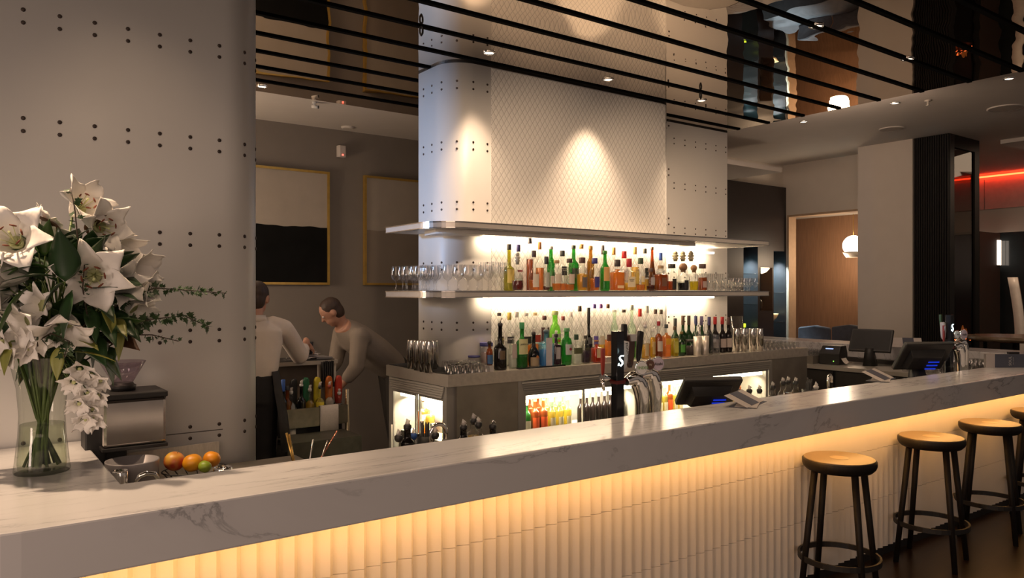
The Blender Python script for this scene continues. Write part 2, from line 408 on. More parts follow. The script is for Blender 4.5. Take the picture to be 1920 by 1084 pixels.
# small fixtures
t = thing('alarm_sensor', 'small white motion sensor with a red light high on the grey wall', 'sensor', tuple(aty(638, 296, 7.115)))
m = MB(); m.prism(rrect(-.042,.042,-.062,0,.02,5,(1,1,0,0)), 0, .115); m.build('housing', mat('ivory plastic', (.62,.56,.52), .5), t, bevel=.006)
MB().ball((0,-.062,.02), .010, 8).build('indicator_light', emit('red indicator', (1,.12,.08), 3.0), t)
p = atz(598, 186, ZC); t = thing('security_camera', 'small white ceiling camera at the edge of the mirror ceiling', 'camera', (p.x, 6.18, ZC))
MB().lathe([(.03,-.03),(.03,0)], 12).tube([(0,0,-.03),(.0,-.005,-.055)], .012).build('mount', mat('white plastic', (.7,.68,.66), .5), t)
MB().tube([(-.02,.03,-.06),(.05,-.03,-.075)], .026, 12).build('body', mat('white plastic', (.7,.68,.66), .5), t)
MB().tube([(.045,-.026,-.074),(.055,-.034,-.076)], .022, 12).build('lens', M_BLACKG, t)
t.scale = (.6,.6,.6)
p = atz(652, 238, ZC); t = thing('smoke_detector', 'flat white disc detector on the pale ceiling near the grey wall', 'detector', (p.x, p.y, ZC))
MB().lathe([(.05,-.02),(.065,-.01),(.065,0)], 20).build('housing', M_CEIL, t)
# downlights
def downlight(x, y, z, label, r=.045, group=None, on=True):
    t = thing('downlight', label, 'ceiling light', (x, y, z), 0, group)
    MB().lathe([(r*.74,-.003),(r*.78,-.009),(r,-.006),(r,-.0005)], 20, cap0=False, cap1=False).build('trim_ring', M_CHROME, t)
    MB().lathe([(r*.76,-.003),(r*.3,-.006)], 16).build('lens', M_BULB if on else M_BLACK, t)
    return t
names = ['recessed downlight in the mirror ceiling above the rounded pillar corner', 'recessed downlight in the mirror ceiling over the middle of the quilted panel',
         'recessed downlight in the mirror ceiling above the plain riveted panel', 'recessed downlight in the mirror ceiling beside the security camera',
         'recessed downlight in the mirror ceiling behind the centre pillar']
for (x, y, w, cn), nm in zip(DOWN, names): downlight(x, y, ZC, nm)
for i, x in enumerate((0.9, 2.0, 3.1, 4.2, 5.3)): downlight(x, 2.62, ZC, 'recessed downlight in the mirror ceiling above the front bar', group='downlights over the front bar')
for (px, py, nm) in ((1507, 228, 'recessed downlight in the white ceiling nearest the mirror edge'), (1678, 193, 'recessed downlight in the white ceiling above the cream column'),
                     (1892, 147, 'recessed downlight in the white ceiling near the picture edge')):
    p = atz(px, py, ZC2); downlight(p.x, p.y, ZC2, nm, .05)
M_SPK = mat('speaker cloth', (.48,.43,.38), .9)
for (px, py, r, nm) in ((1672, 241, .14, 'round flush ceiling speaker above the cream column'), (1885, 202, .17, 'round flush ceiling speaker near the black column')):
    p = atz(px, py, ZC2); t = thing('ceiling_speaker', nm, 'speaker', (p.x, p.y, ZC2))
    MB().lathe([(r*.9,-.012),(r,-.012),(r,-.0005)], 28, cap0=False, cap1=False).build('rim', M_CEIL, t); MB().lathe([(r*.9,-.008),(r*.9,-.004)], 28).build('grille', M_SPK, t)
p = atz(1740, 188, ZC2); t = thing('sprinkler', 'small ceiling sprinkler head beside the round speakers', 'sprinkler', (p.x, p.y, ZC2))
MB().lathe([(.012,-.05),(.012,-.012),(.035,-.008),(.035,0)], 12).build('body', M_STEEL, t); MB().lathe([(.022,-.056),(.022,-.052)], 12).build('deflector', M_STEEL, t)
# chain shackles on the rails
for (px, Yr, nm) in ((786, 4.045, 'small black shackle clipped on a ceiling rail above the pillar corner'), (1309, 4.045, 'small black shackle clipped on a ceiling rail above the plain riveted panel')):
    x = xat(px, Yr)
    m = MB(); a = [(x+.010*math.cos(k*math.pi/8), Yr-.025, ZC-.034+.024*math.sin(k*math.pi/8)) for k in range(17)]; m.tube(a, .006, 6); m.ball((x, Yr-.025, ZC-.060), .008, 8)
    o = m.build('shackle', M_BLACK); tag(o, nm, 'shackle')

# ------------------------------------------------------------------ right-hand background
XR, YD = 9.9, 7.0
# dark display cabinet
d = thing('display_cabinet', 'tall black display cabinet with lit teal niches beyond the bar shelves', 'cabinet', (0,0,0))
x0, x1 = 8.85, 10.40
nich = [(xat(1394,YD), xat(1421,YD), .55, zat(1400,462,YD)), (xat(1425,YD), xat(1448,YD), zat(1440,583,YD), zat(1440,502,YD)), (xat(1450.5,YD), xat(1473,YD), .75, zat(1460,471,YD))]
m = MB(); xs = [x0]+[v for n in nich for v in n[:2]]+[x1]
for i in range(0, len(xs), 2): m.box(xs[i], xs[i+1], YD, YD+.30, 0, 3.25)
for n in nich: m.box(n[0], n[1], YD, YD+.30, n[3], 3.25); m.box(n[0], n[1], YD, YD+.30, 0, n[2])
m.box(x0, x1, YD+.30, YD+.33, 0, 3.25)
m.build('carcass', mat('black brown lacquer', (.020,.014,.014), .4, vary=.1), d)
M_TEAL = mat('teal niche lining', (.13,.24,.27), .6, vary=.1)
for i, n in enumerate(nich):
    MB().box(n[0], n[1], YD+.285, YD+.299, n[2], n[3]).build('niche_lining', M_TEAL, d)
    for zz in ([1.62, 1.17] if i == 2 else [1.9, 1.45, 1.10] if i == 0 else [1.62]):
        MB().box(n[0]+.002, n[1]-.002, YD+.02, YD+.28, zz, zz+.012).build('shelf', M_PANE, d)
    lamp('niche_light', 'SPOT', ((n[0]+n[1])/2, YD+.10, n[3]-.02), ((n[0]+n[1])/2, YD+.22, n[2]), (190, 1.0, 230)[i], (.62,.88,1.0), spot_size=1.6, spot_blend=.8, shadow_soft_size=.02)
n = nich[1]
MB().box(n[0]-.004, n[1]+.004, YD-.02, YD-.012, n[2], n[3]).build('glass_front', M_PANE, d)
for k, (nn, z, col, nm, kind) in enumerate(((1, n[2]+.005, (.8,.8,.8), 'round clear glass object at the bottom of the short lit niche', 'ball'), (1, 1.632, (.9,.85,.7), 'pale vase on the glass shelf of the short lit niche', 'vase'),
                              (2, 1.185, (.75,.5,.25), 'amber bowl on the shelf of the tall lit niche', 'bowl'), (0, 1.115, (.6,.9,.1), 'small glowing green lamp in the lower lit niche', 'lamp'))):
    xx = (nich[nn][0]+nich[nn][1])/2; m = MB()
    if kind == 'ball': m.lathe([(.02,0),(.075,.05),(.09,.11),(.06,.18),(.03,.21)], 16); mt = M_CLEAR
    elif kind == 'vase': m.lathe([(.05,0),(.055,.1),(.03,.2),(.04,.26)], 14); mt = M_CLEAR
    elif kind == 'bowl': m.lathe([(.03,0),(.08,.05),(.11,.12),(.10,.12),(.07,.05)], 16, cap1=False); mt = mat('amber glaze', col, .25)
    else: m.box(-.045,.045,-.03,.03,0,.05); mt = emit('green lamp', (.75,1,.05), 1.6)
    o = m.build('niche_lamp' if kind == 'lamp' else 'display_'+kind, mt, None, (xx, YD+.15, z)); tag(o, nm, 'lamp' if kind == 'lamp' else 'ornament')
# wall above and around the oak recess (plane x = 10.4) and the cream column
ZO = 2.82; ya, yb = 5.75, 6.97
m = MB(); m.box(10.4, 10.6, 5.54, 7.33, ZO, ZC2); m.box(10.4, 10.6, 6.97, 7.33, 0, ZO); m.box(8.6, 10.6, 7.06, 7.33, 3.251, ZC2); m.box(8.6,8.84,7.0,7.33,0,3.251)
struct('wall_right', m, M_CREAM)
m = MB().box(XR, 10.7, 4.83, 5.56, 0, ZC2); struct('wall_column', m, M_CREAM)
struct('wall_oak', MB().box(11.3, 11.36, 5.3, 8.2, 0, ZO+.02), M_WOOD); struct('ceiling_recess', MB().box(10.6, 11.36, 5.3, 8.2, ZO+.021, ZO+.06), M_CREAM)
m = MB(); m.box(10.38, 10.57, 6.94, 6.968, 0, ZO); m.box(10.38, 10.56, 5.562, 6.94, ZO-.03, ZO); struct('trim_20', m, mat('pale oak trim', (.42,.29,.19), .5))
yg = 6.10; t = thing('globe_pendant', 'glowing white globe pendant with a pale collar beside the cream column', 'pendant lamp', (10.22, 5.60+.12, 0))
g = aty(1600, 463, yg); t.location = (g.x, yg, 0)
m = MB(); m.ball((0,0,g.z+.02), .15, 24); m.build('globe', emit('lit opal glass', (1,.86,.68), 5.5), t)
MB().lathe([(.10,-.155),(.135,-.10),(.15,-.075)], 24, (0,0,g.z)).build('lower_bowl', mat('opal glass', (.85,.78,.68), .3), t)
MB().tube([(0,0,g.z+.16),(0,0,ZO-.03)], .004).build('stem', M_GOLD, t)
lamp('globe_light', 'POINT', (g.x-.05, yg+.2, g.z-.22), (0,0,0), 22, WARM, shadow_soft_size=.15)
# banquette cushions just over the far bar leg
M_CUSH = mat('slate fabric', (.075,.072,.085), .9, vary=.15)
for k, (yy, h, nm) in enumerate(((6.42, .30, 'slate grey seat cushion leaning beside the oak panel, left one'), (5.88, .33, 'slate grey seat cushion leaning by the cream column'))):
    m = MB(); m.loft([[(10.28+.05*a+.5*0, yy+.24*sx*(1-.12*a), .84+h*b) for (sx, b) in ((-1,.0),(1,.0),(1.0,.9),(0,1.02),(-1,.92))] for a in (-1, -.4, .4, 1)], True, True)
    o = m.build('seat_cushion', M_CUSH, bevel=.02); tag(o, nm, 'cushion')
o = tag(MB().box(9.75, 10.4, 5.6, 6.95, .001, .84).build('banquette', M_CUSH), 'slate grey banquette bench below the oak panel', 'bench')
# black slatted column with glazed side
t = thing('slatted_column', 'black slatted column with a glazed side standing before the red lit wall', 'column', (0,0,0))
ys0, ys1 = 4.385, 4.815
MB().box(XR+.03, XR+.14, ys0, ys1, 0, ZC2-.002).build('core', M_BLACK, t)
m = MB()
for k in range(15): yy = ys0+.006+.0285*k; m.box(XR-.005, XR+.03, yy, yy+.018, 0, ZC2-.002)
m.build('slat_screen', M_DKWOOD, t)
m = MB(); X2 = 10.74
m.box(XR+.14, X2, ys0, ys0+.05, ZC2-.16, ZC2-.002); m.box(XR+.14, X2, ys0, ys0+.05, 0, .12); m.box(X2-.13, X2, ys0, ys0+.05, .12, ZC2-.16)
m.box(XR+.14, X2, ys1-.05, ys1, ZC2-.16, ZC2-.002); m.box(X2-.05, X2, ys1-.05, ys1, .12, ZC2-.16); m.build('frame', M_DKWOOD, t)
MB().box(XR+.14, X2-.13, ys0+.02, ys0+.028, .12, ZC2-.16).build('pane', glass('smoked pane', (.40,.33,.29), base=.06), t)
# far room: red cove wall, dark glazing, fireplace, strip lamp, high table
XF = 14.0
struct('wall_far', MB().box(XF, XF+.1, -1, 9, 2.62, ZC2), M_CREAM)
M_REDP = mat('red lit panel', (.55,.42,.38), .6)
for k in range(9):
    y0 = 1.9+.62*k; m = MB().box(XF-.05, XF-.001, y0+.006, y0+.614, 3.02, 3.52); o = m.build('wall_panel', M_REDP); tag(o, None, None, None, 'structure')
m = MB().box(XF-.115, XF-.095, 1.5, 7.6, 3.545, 3.57); o = m.build('cove_light', emit('red neon', (1,.045,.012), 15)); tag(o, 'thin red light line along the cove of the far wall', 'cove light')
struct('wall_glazing', MB().box(XF, XF+.1, -1, 9, 0, 2.615), mat('dark night glazing', (.030,.036,.040), .12, vary=.3, scale=1.5))
z1, z0 = 1.65+94*XF/ray(1862,546).x, 1.65+48*XF/ray(1862,546).x
p = atx(1862, 475, XF-.15); t = thing('strip_lamp', 'cylindrical lamp of bright vertical strips on the dark far wall', 'wall lamp', (p.x, p.y, z0))
hh = z1-z0; m = MB()
for k in range(9):
    a = 2*math.pi*k/9; m.obox((.105*math.cos(a), .105*math.sin(a), hh/2), (-.03*math.sin(a), .03*math.cos(a), 0), (.004*math.cos(a), .004*math.sin(a), 0), (0,0,hh/2))
m.build('light_strip', emit('lamp strip', (1,.82,.66), 3.2), t); MB().lathe([(.085,.01),(.085,hh-.01)], 18).build('body', mat('bronze lamp core', (.30,.20,.15), .5), t)
MB().lathe([(.11,-.012),(.11,0)], 18).build('base', M_BLACK, t)
# fireplace seen through the smoked pane
p = atx(1820, 610, 13.4); yF = p.y
t = thing('fireplace', 'black framed open fireplace with glowing embers at the far end', 'fireplace', (13.4, yF, 0))
m = MB(); m.box(-.25,.5,-.24,-.17,0,2.6); m.box(-.25,.5,.42,.95,0,2.6); m.box(-.25,.5,-.17,.42,0,.70); m.box(-.25,.5,-.17,.42,1.58,2.6); m.box(.45,.5,-.17,.42,.70,1.58)
m.build('surround', mat('dark taupe chimney breast', (.07,.05,.04), .6), t)
MB().box(-.2,.44,-.165,.415,.701,.80).build('hearth', M_BLACK, t)
m = MB(); rr = random.Random(3)
for k in range(46): m.ball((rr.uniform(-.15,.2), rr.uniform(-.12,.37), .83+rr.uniform(0,.13)), rr.uniform(.02,.045), 6)
tag(m.build('charcoal', mat('charred coal', (.012,.010,.010), .8), t), kind='stuff')
m = MB()
for k in range(34): m.ball((rr.uniform(-.19,.0), rr.uniform(-.13,.36), .84+rr.uniform(0,.16)), rr.uniform(.008,.020), 6)
tag(m.build('ember', emit('ember', (1,.22,.06), 26), t), kind='stuff')
m = MB()
for (yy, h, w) in ((.10,.17,.04),(.17,.09,.03),(.05,.12,.03)):
    m.lathe([(.004,0),(w,h*.25),(w*.7,h*.55),(.006,h)], 10, (-.05, yy, .92))
m.build('flame', emit('flame', (1,.35,.08), 1.1), t)
# high table with pedestal legs
Yt = 3.62; p = aty(1905, 630, Yt); t = thing('high_table', 'round stone topped high table beyond the bar corner', 'table', (p.x, Yt, 0)); zt = p.z
MB().lathe([(.44,zt-.06),(.50,zt-.035),(.50,zt-.015),(.485,zt)], 40).build('table_top', mat('veined stone top', (.20,.14,.085), .25, vary=.4, scale=7), t)
for a in (.4, 1.97, 3.54, 5.11): MB().tube([(.30*math.cos(a), .30*math.sin(a), 0), (.30*math.cos(a), .30*math.sin(a), zt-.058)], .022).build('leg', M_BLACK, t)
# curved white panel by the glazing
p = atx(1903, 520, 12.9); y0 = p.y; hz = p.z; m = MB(); rings = []
for k in range(13):
    z = hz*k/12; off = .10*math.sin(k/12*math.pi*1.0)-.03; rings.append([(12.9-.02, y0-.065+off*-1, z), (12.9+.02, y0-.065-off, z), (12.9+.02, y0+.065-off, z), (12.9-.02, y0+.065-off, z)])
m.loft(rings); o = m.build('curved_panel', mat('white lacquer', (.75,.68,.62), .3)); tag(o, 'tall narrow curved white panel behind the high table', 'panel')
lamp('far_lamp', 'SPOT', (12.0, y0+.2, 3.4), (12.9, y0, 1.2), 60, WARM2, spot_size=.5, spot_blend=.6)
lamp('far_room_light', 'AREA', (12.0, 3.4, 3.45), (12.3, 4.2, 0), 22, WARM, shape='RECTANGLE', size=2, size_y=2)
# ------------------------------------------------------------------ front bar
YF, YB, ZT, ZU = 2.262, 2.635, 1.05, .903
YTILE = 2.475
bar = thing('bar_counter', 'long white marble bar counter over a fluted tile front with amber underlight', 'bar counter', (0,0,0))
x0, x1, xr = -.08, 8.72, 8.20
outer = []
r = .22
for i in range(9): a = math.pi+.5*math.pi*i/8; outer.append((x0+r+r*math.cos(a), YF+r+r*math.sin(a)))
outer += [(x1, YF), (x1, 7.0), (xr, 7.0), (xr, YB), (.425, YB), (.425, 3.49), (x0, 3.49)]
m = MB().prism(outer, ZU, ZT); m.build('marble_top', M_MARBLE, bar, bevel=.006)
# fluted tile front: zigzag prisms in staggered courses
m = MB(); P = .0625; n = int((8.6-.1)/P)
zs = [(.06,.0545),(.367,.0),(.677,.0),(ZU,.0)]
for (za, zb, sh) in ((.055,.3655,.5),(.3675,.6755,.5),(.6775,ZU-.001,.5)):
    vs = []; fs = []; vs2 = []; fs2 = []
    for i in range(2*n+1):
        x = .10+(i//2)*P+(0 if i % 2 == 0 else .27*P); y = YTILE-(.018 if i % 2 == 0 else 0.0)
        vs += [(x, y, za), (x, y, zb)]; vs2 += [(x, y, zb), (x, YTILE+.003, zb), (x, y, za), (x, YTILE+.003, za)]
    for i in range(2*n): fs.append((2*i, 2*i+2, 2*i+3, 2*i+1)); fs2 += [(4*i, 4*i+4, 4*i+5, 4*i+1), (4*i+2, 4*i+3, 4*i+7, 4*i+6)]
    m.add(vs, fs, False); m.add(vs2, fs2, False)
m.build('fluted_tile_front', M_TILE, bar)
m = MB(); m.box(.10, 8.6, YTILE+.003, YTILE+.02, .05, ZU-.001); m.build('backing_board', mat('pale grout', (.55,.52,.48), .7), bar)
m = MB(); m.box(.10, 8.6, YTILE+.001, YTILE+.03, 0, .055); m.build('kick_board', M_BLACK, bar)
MB().box(.12, 8.55, YF+.055, YF+.070, ZU-.012, ZU-.002).build('light_strip', M_LEDA, bar)
# service side below the top: stainless back bench
b = thing('service_bench', 'stainless service bench and speed rail behind the marble bar', 'bench', (0,0,0))
MB().box(.43, 8.19, 2.66, 3.05, .86, .89).build('bench_top', M_STEELP, b); MB().box(.43, 8.19, 2.52, 2.66, .05, .90).build('back_panel', M_BLACK, b)
MB().box(.43, 8.19, 2.68, 3.03, .10, .859).build('body', M_STEELP, b)
# ------------------------------------------------------------------ bar stools
M_SEATT = mat('golden seat top', (.155,.11,.062), .40, vary=.10, scale=6); M_SEATL = mat('pale seat emblem', (.27,.20,.12), .4)
def stool(X, Y, rz, label):
    t = thing('bar_stool', label, 'stool', (X, Y, 0), rz, 'black bar stools along the fluted front')
    MB().lathe([(.165,.700),(.180,.715),(.186,.73),(.186,.752),(.180,.758)], 40).build('seat', M_DKWOOD, t)
    MB().lathe([(.180,.7582),(.176,.762)], 40).build('seat_top', M_SEATT, t)
    MB().lathe([(.048,.7622),(.048,.7628)], 24).build('seat_emblem', M_SEATL, t)
    for k in range(4):
        a = math.pi/4+k*math.pi/2; c_, s_ = math.cos(a), math.sin(a)
        MB().tube([(.225*c_, .225*s_, 0), (.14*c_, .14*s_, .705)], [.0155,.0185], 12).build('leg', M_DKWOOD, t)
    rr = .225-.085*.31+.010; z = .235; ring = []
    m = MB(); N = 40
    rings = [[(q*math.cos(2*math.pi*j/N), q*math.sin(2*math.pi*j/N), zz) for j in range(N)] for (q, zz) in ((rr,z-.014),(rr,z+.014),(rr-.012,z+.014),(rr-.012,z-.014),(rr,z-.014))]
    m.loft(rings, False, False, False); m.build('foot_ring', M_BLACK, t)
    return t
for px, rz, lb in ((1573.5, .30, 'black round bar stool with golden seat, first of the row, nearest the camera'), (1746, .22, 'black round bar stool with golden seat, second of the row'),
                   (1856, .28, 'black round bar stool with golden seat, third of the row'), (1950, .25, 'black bar stool cut off by the picture edge, last of the row')):
    stool(xat(px, 2.245), 2.245, rz, lb)
# ------------------------------------------------------------------ back counter with fridges
ZB, YK, YKB, XK0, XK1 = 1.12, 4.10, 4.95, 2.513, 6.44
bc = thing('back_counter', 'stainless back counter with thick metal worktop around the white pillar', 'counter', (0,0,0))
m = MB(); T = .075
m.box(XK0, XK1, YK, YC-.004, ZB-T, ZB); m.box(XK0, XC0-.003, YC-.004, YKB, ZB-T, ZB); m.box(XC1+.003, XK1, YC-.004, 4.885, ZB-T, ZB)
m.build('worktop', M_STEEL, bc)
fx0, fx1, fx2, fx3 = xat(972.5, YK), xat(1207, YK), xat(1209, YK), xat(1449, YK)
m = MB(); m.box(XK0+.07, fx0-.003, YK+.006, YK+.03, .08, ZB-T); m.build('plain_panel', M_STEELP, bc)
m = MB(); m.box(fx3+.003, XK1-.01, YK+.006, YK+.03, .08, ZB-T); m.box(XK1-.035, XK1-.01, YK+.03, 4.88, .08, ZB-T); m.build('end_panel', M_STEELP, bc)
m = MB(); m.box(XK0+.09, XK1-.05, YK+.06, YKB-.05, 0, .08); m.build('plinth', M_BLACK, bc)
m = MB(); m.box(XK0+.02, 2.72, 4.16, 4.94, ZB, ZB+.006); tag(m.build('bar_mat', mat('black rubber mat', (.012,.012,.013), .8, bump=.4, scale=90)), 'black rubber bar mat under the shaker tins at the counter end', 'mat')
def fridge(name, label, M_, w, d, h, doors, bar):
    """front in the local xz plane, facing local -y; M_ places it"""
    t = thing(name, label, 'fridge'); t.matrix_world = M_
    m = MB(); s = .05; lv = .088
    m.box(0, s, 0, d, 0, h); m.box(w-s, w, 0, d, 0, h); m.box(s, w-s, .02, d, h-.02, h); m.box(s, w-s, 0, d, 0, .10); m.box(s, w-s, d-.02, d, .10, h-.02)
    m.build('carcass', M_FRIDGE, t, bevel=.002)
    m = MB()
    for k in range(5):
        z = h-.006-k*.0155; i = .006+.006*k
        m.add([(s*.35+i,-.012,z-.0125),(w-s*.35-i,-.012,z-.0125),(w-s*.35-i,-.004,z),(s*.35+i,-.004,z),(s*.35+i,.0,z-.0125),(w-s*.35-i,.0,z-.0125),(w-s*.35-i,.0,z),(s*.35+i,.0,z)], [(0,1,2,3),(0,4,5,1),(3,2,6,7),(0,3,7,4),(1,5,6,2)], False)
    m.box(s, w-s, .0, .02, h-lv, h-.005); m.build('louvre_vent', M_FRIDGE, t)
    m = MB().box(s, w-s, .03, d-.021, .101, h-lv-.0); m2 = MB()
    iw = (.85,.80,.70)
    MB().box(s+.001, w-s-.001, d-.030, d-.021, .101, h-.03).build('lining', mat('white fridge lining', iw, .5, vary=.02), t)
    MB().box(s+.03, w-s-.03, .05, .075, h-lv-.05, h-lv-.005).build('light_tube', M_FRLED, t)
    for zz in (.29, .57):
        MB().box(s+.002, w-s-.002, .07, d-.035, zz, zz+.006).build('shelf', mat('white wire shelf', (.8,.78,.72), .4), t)
    dw = (w-2*s)/doors
    for k in range(doors):
        a, b_ = s+dw*k, s+dw*(k+1); f = .016
        m = MB(); y0, y1 = (.002,.018) if k % 2 == 0 else (.020,.036)
        m.box(a, a+f, y0, y1, .10, h-lv); m.box(b_-f, b_, y0, y1, .10, h-lv); m.box(a+f, b_-f, y0, y1, h-lv-f, h-lv); m.box(a+f, b_-f, y0, y1, .10, .10+f)
        dr = m.build('door', M_FRIDGE, t)
        MB().box(a+f, b_-f, y0+.005, y0+.009, .10+f, h-lv-f).build('pane', M_PANE, dr)
        MB().box(a+.004 if k % 2 == 0 else b_-.012, a+.012 if k % 2 == 0 else b_-.004, y0-.016, y0, .40, .62).build('handle', M_STEEL, dr)
    return t
HF = ZB-T-.082
def Tm(x, y, z, rz=0): return Matrix.Translation((x, y, z)) @ Matrix.Rotation(rz, 4, 'Z')
fa = fridge('bar_fridge', 'glass doored fridge of lit bottles under the counter behind the first tap tower', Tm(fx0, YK+.004, .082), fx1-fx0, .42, HF, 2, 0)
fb = fridge('bar_fridge', 'glass doored fridge of lit bottles under the counter, right of the taps', Tm(fx2, YK+.004, .082), fx3-fx2, .42, HF, 2, 0)
fc = fridge('bar_fridge', 'narrow two doored fridge set in the left end of the back counter', Tm(XK0+.012, 4.93, .082, -math.pi/2), .79, .48, HF, 2, 0)
for o_, wd in ((fa, fx1-fx0), (fb, fx3-fx2), (fc, .79)):
    l = lamp('fridge_lamp', 'AREA', (0,0,0), (0,0,-1), 16, (1,.84,.58), shape='RECTANGLE', size=wd-.2, size_y=.03)
    l.parent = o_; l.location = (wd/2, .11, HF-.16); l.rotation_euler = (math.radians(18), 0, 0)
# ------------------------------------------------------------------ floating shelves
M_BEAD = mat('satin chrome bead', (.50,.47,.44), .2, metal=1, vary=.02)
YS, XS0, XS1 = 4.20, 2.50, 5.965
def shelf(zt, name, label, upper):
    t = thing(name, label, 'shelf', (0,0,0)); th = .044; g = .004
    # outline wraps the pillar: left wing, front, right wing
    po = rrect(XS0, XS1, YS, 4.92, .22, 12, (1,0,0,0))
    fr = [p for p in rrect(XS0, XS1, YS, 4.92, .22, 12, (1,0,0,0)) if p[1] < 4.919]
    inner = [(XS1, 4.885), (XC1+g, 4.885)]+[(x, y) for x, y in reversed(rrect(XC0-g, XC1+g, YC-g, 4.92, .204, 12, (1,1,0,0))) if y < 4.884]+[(XC0-g, 4.915), (XS0, 4.915)]
    poly = fr+inner
    m = MB().prism(poly, zt-th+.004, zt); m.build('board', mat('white shelf board', (.72,.69,.65), .4, vary=.02), t)
    # metal edging: two chrome beads and a pearl band along the outside edge
    path = [(XS0, 4.92)]+[p for p in rrect(XS0, XS1, YS, 4.92, .22, 12, (1,0,0,0))[:13]]+[(XS1, YS), (XS1, 4.88)]
    def band(z0, z1, out, nm, mt):
        ps = [Vector(p) for p in path]; vs = []; fs = []
        for i, p in enumerate(ps):
            t0 = (ps[i]-ps[i-1]).normalized() if i else (ps[1]-ps[0]).normalized(); t1 = (ps[min(i+1,len(ps)-1)]-ps[i]); t1 = t1.normalized() if t1.length > 1e-6 else t0
            tt = (t0+t1).normalized(); nn = Vector((tt.y, -tt.x))*-1 if False else Vector((-tt.y, tt.x))*-1
            k = 1/max(.5, nn.dot(Vector((t0.y, -t0.x))))
            q = p+nn*out*k; vs += [(p.x, p.y, z0), (q.x, q.y, z0), (q.x, q.y, z1), (p.x, p.y, z1)]
        for i in range(len(ps)-1):
            a = 4*i; fs += [(a, a+4, a+5, a+1), (a+1, a+5, a+6, a+2), (a+2, a+6, a+7, a+3)]
        fs += [(0,1,2,3), tuple(reversed(range(len(vs)-4, len(vs))))]
        MB().add(vs, fs, False).build(nm, mt, t)
    band(zt-th+.006, zt-.006, .004, 'edge_band', M_SHELF)
    band(zt-.006, zt+.001, .008, 'chrome_bead', M_BEAD); band(zt-th, zt-th+.006, .008, 'chrome_bead', M_BEAD)
    so = .030
    m = MB(); zb = zt-th+.003
    soff = rrect(2.60, 5.09, 4.30, 4.92, .17, 10, (1,0,0,0)) if upper else rrect(2.66, 5.05, 4.34, 4.92, .15, 10, (1,0,0,0))
    m.prism([p for p in soff if p[1] < 4.43]+[(5.09 if upper else 5.05, 4.44), (XC1-.16, 4.444), (XC0+.17, 4.444), (2.64, 4.62)], zb-so, zb, None)
    if upper: m.build('soffit', mat('white soffit', (.75,.72,.68), .5, vary=.02), t)
    zl = zb-so-.012 if upper else zb-.014
    MB().box(2.98, 4.98, 4.385, 4.405, zl, zl+.011).build('light_strip', M_LED, t)
    MB().box(5.16, 6.0, 4.80, 4.83, zb-.045 if upper else zl, (zb-.045 if upper else zl)+.012).build('light_strip', M_LED, t) if False else MB().box(5.16, 5.93, 4.78, 4.81, zl-.01, zl+.004).build('light_strip', M_LED, t)
    return t
shelf(1.65, 'wall_shelf', 'lower white floating shelf with chrome edge, holding bottles and glasses', False)
ZS2 = 2.105
shelf(ZS2, 'wall_shelf', 'upper white floating shelf with chrome edge, empty on top', True)
# cove light over the upper pillar (edge of the lit recess in the ceiling)
MB
# ------------------------------------------------------------------ bottles
GL = {}
def gmat(key, col, body=.0):
    if key not in GL: GL[key] = glass(key+' glass', col, body=body)
    return GL[key]
def lmat(key, col, body=.35):
    if key not in GL: GL[key] = glass(key+' liquid', col, rough=.1, base=.03, body=body)
    return GL[key]
GLASS = {'clear': ((.97,.98,.97), 0.0), 'green': ((.10,.46,.12), .25), 'dkgreen': ((.05,.16,.05), .3), 'lime': ((.45,.85,.20), .2), 'olive': ((.62,.60,.10), .25),
         'brown': ((.32,.13,.05), .3), 'black': ((.012,.010,.010), .85), 'blue': ((.45,.80,.95), .2), 'pale': ((.80,.92,.80), .05), 'wine': ((.03,.02,.02), .8), 'amberg': ((.55,.34,.06), .25)}
LIQ = {'amber': (.86,.45,.11), 'gold': (.95,.70,.12), 'dark': (.22,.05,.02), 'cherry': (.30,.04,.02), 'orange': (.92,.44,.11), 'red': (.75,.10,.03), 'water': (.94,.95,.93), 'brown': (.55,.18,.04),
       'navy': (.03,.04,.06), 'yellow': (.85,.72,.05), 'purple': (.12,.04,.10), 'greenl': (.25,.6,.15), 'bluel': (.12,.42,.75)}
CM = {}
def cmat(c, rough=.45):
    k = (tuple(c), rough)
    if k not in CM: CM[k] = mat('printed colour', c, rough, vary=.05, scale=40)
    return CM[k]
KINDS = {  # body height share, shoulder end share, neck radius share, foot
    'spirit': (.60,.74,.36), 'wine': (.56,.76,.38), 'tallneck': (.48,.62,.34), 'bulb': (.34,.62,.34), 'square': (.66,.76,.38), 'slim': (.66,.80,.50), 'flask': (.30,.70,.30), 'round': (.50,.80,.45), 'cone': (.16,.84,.34)}
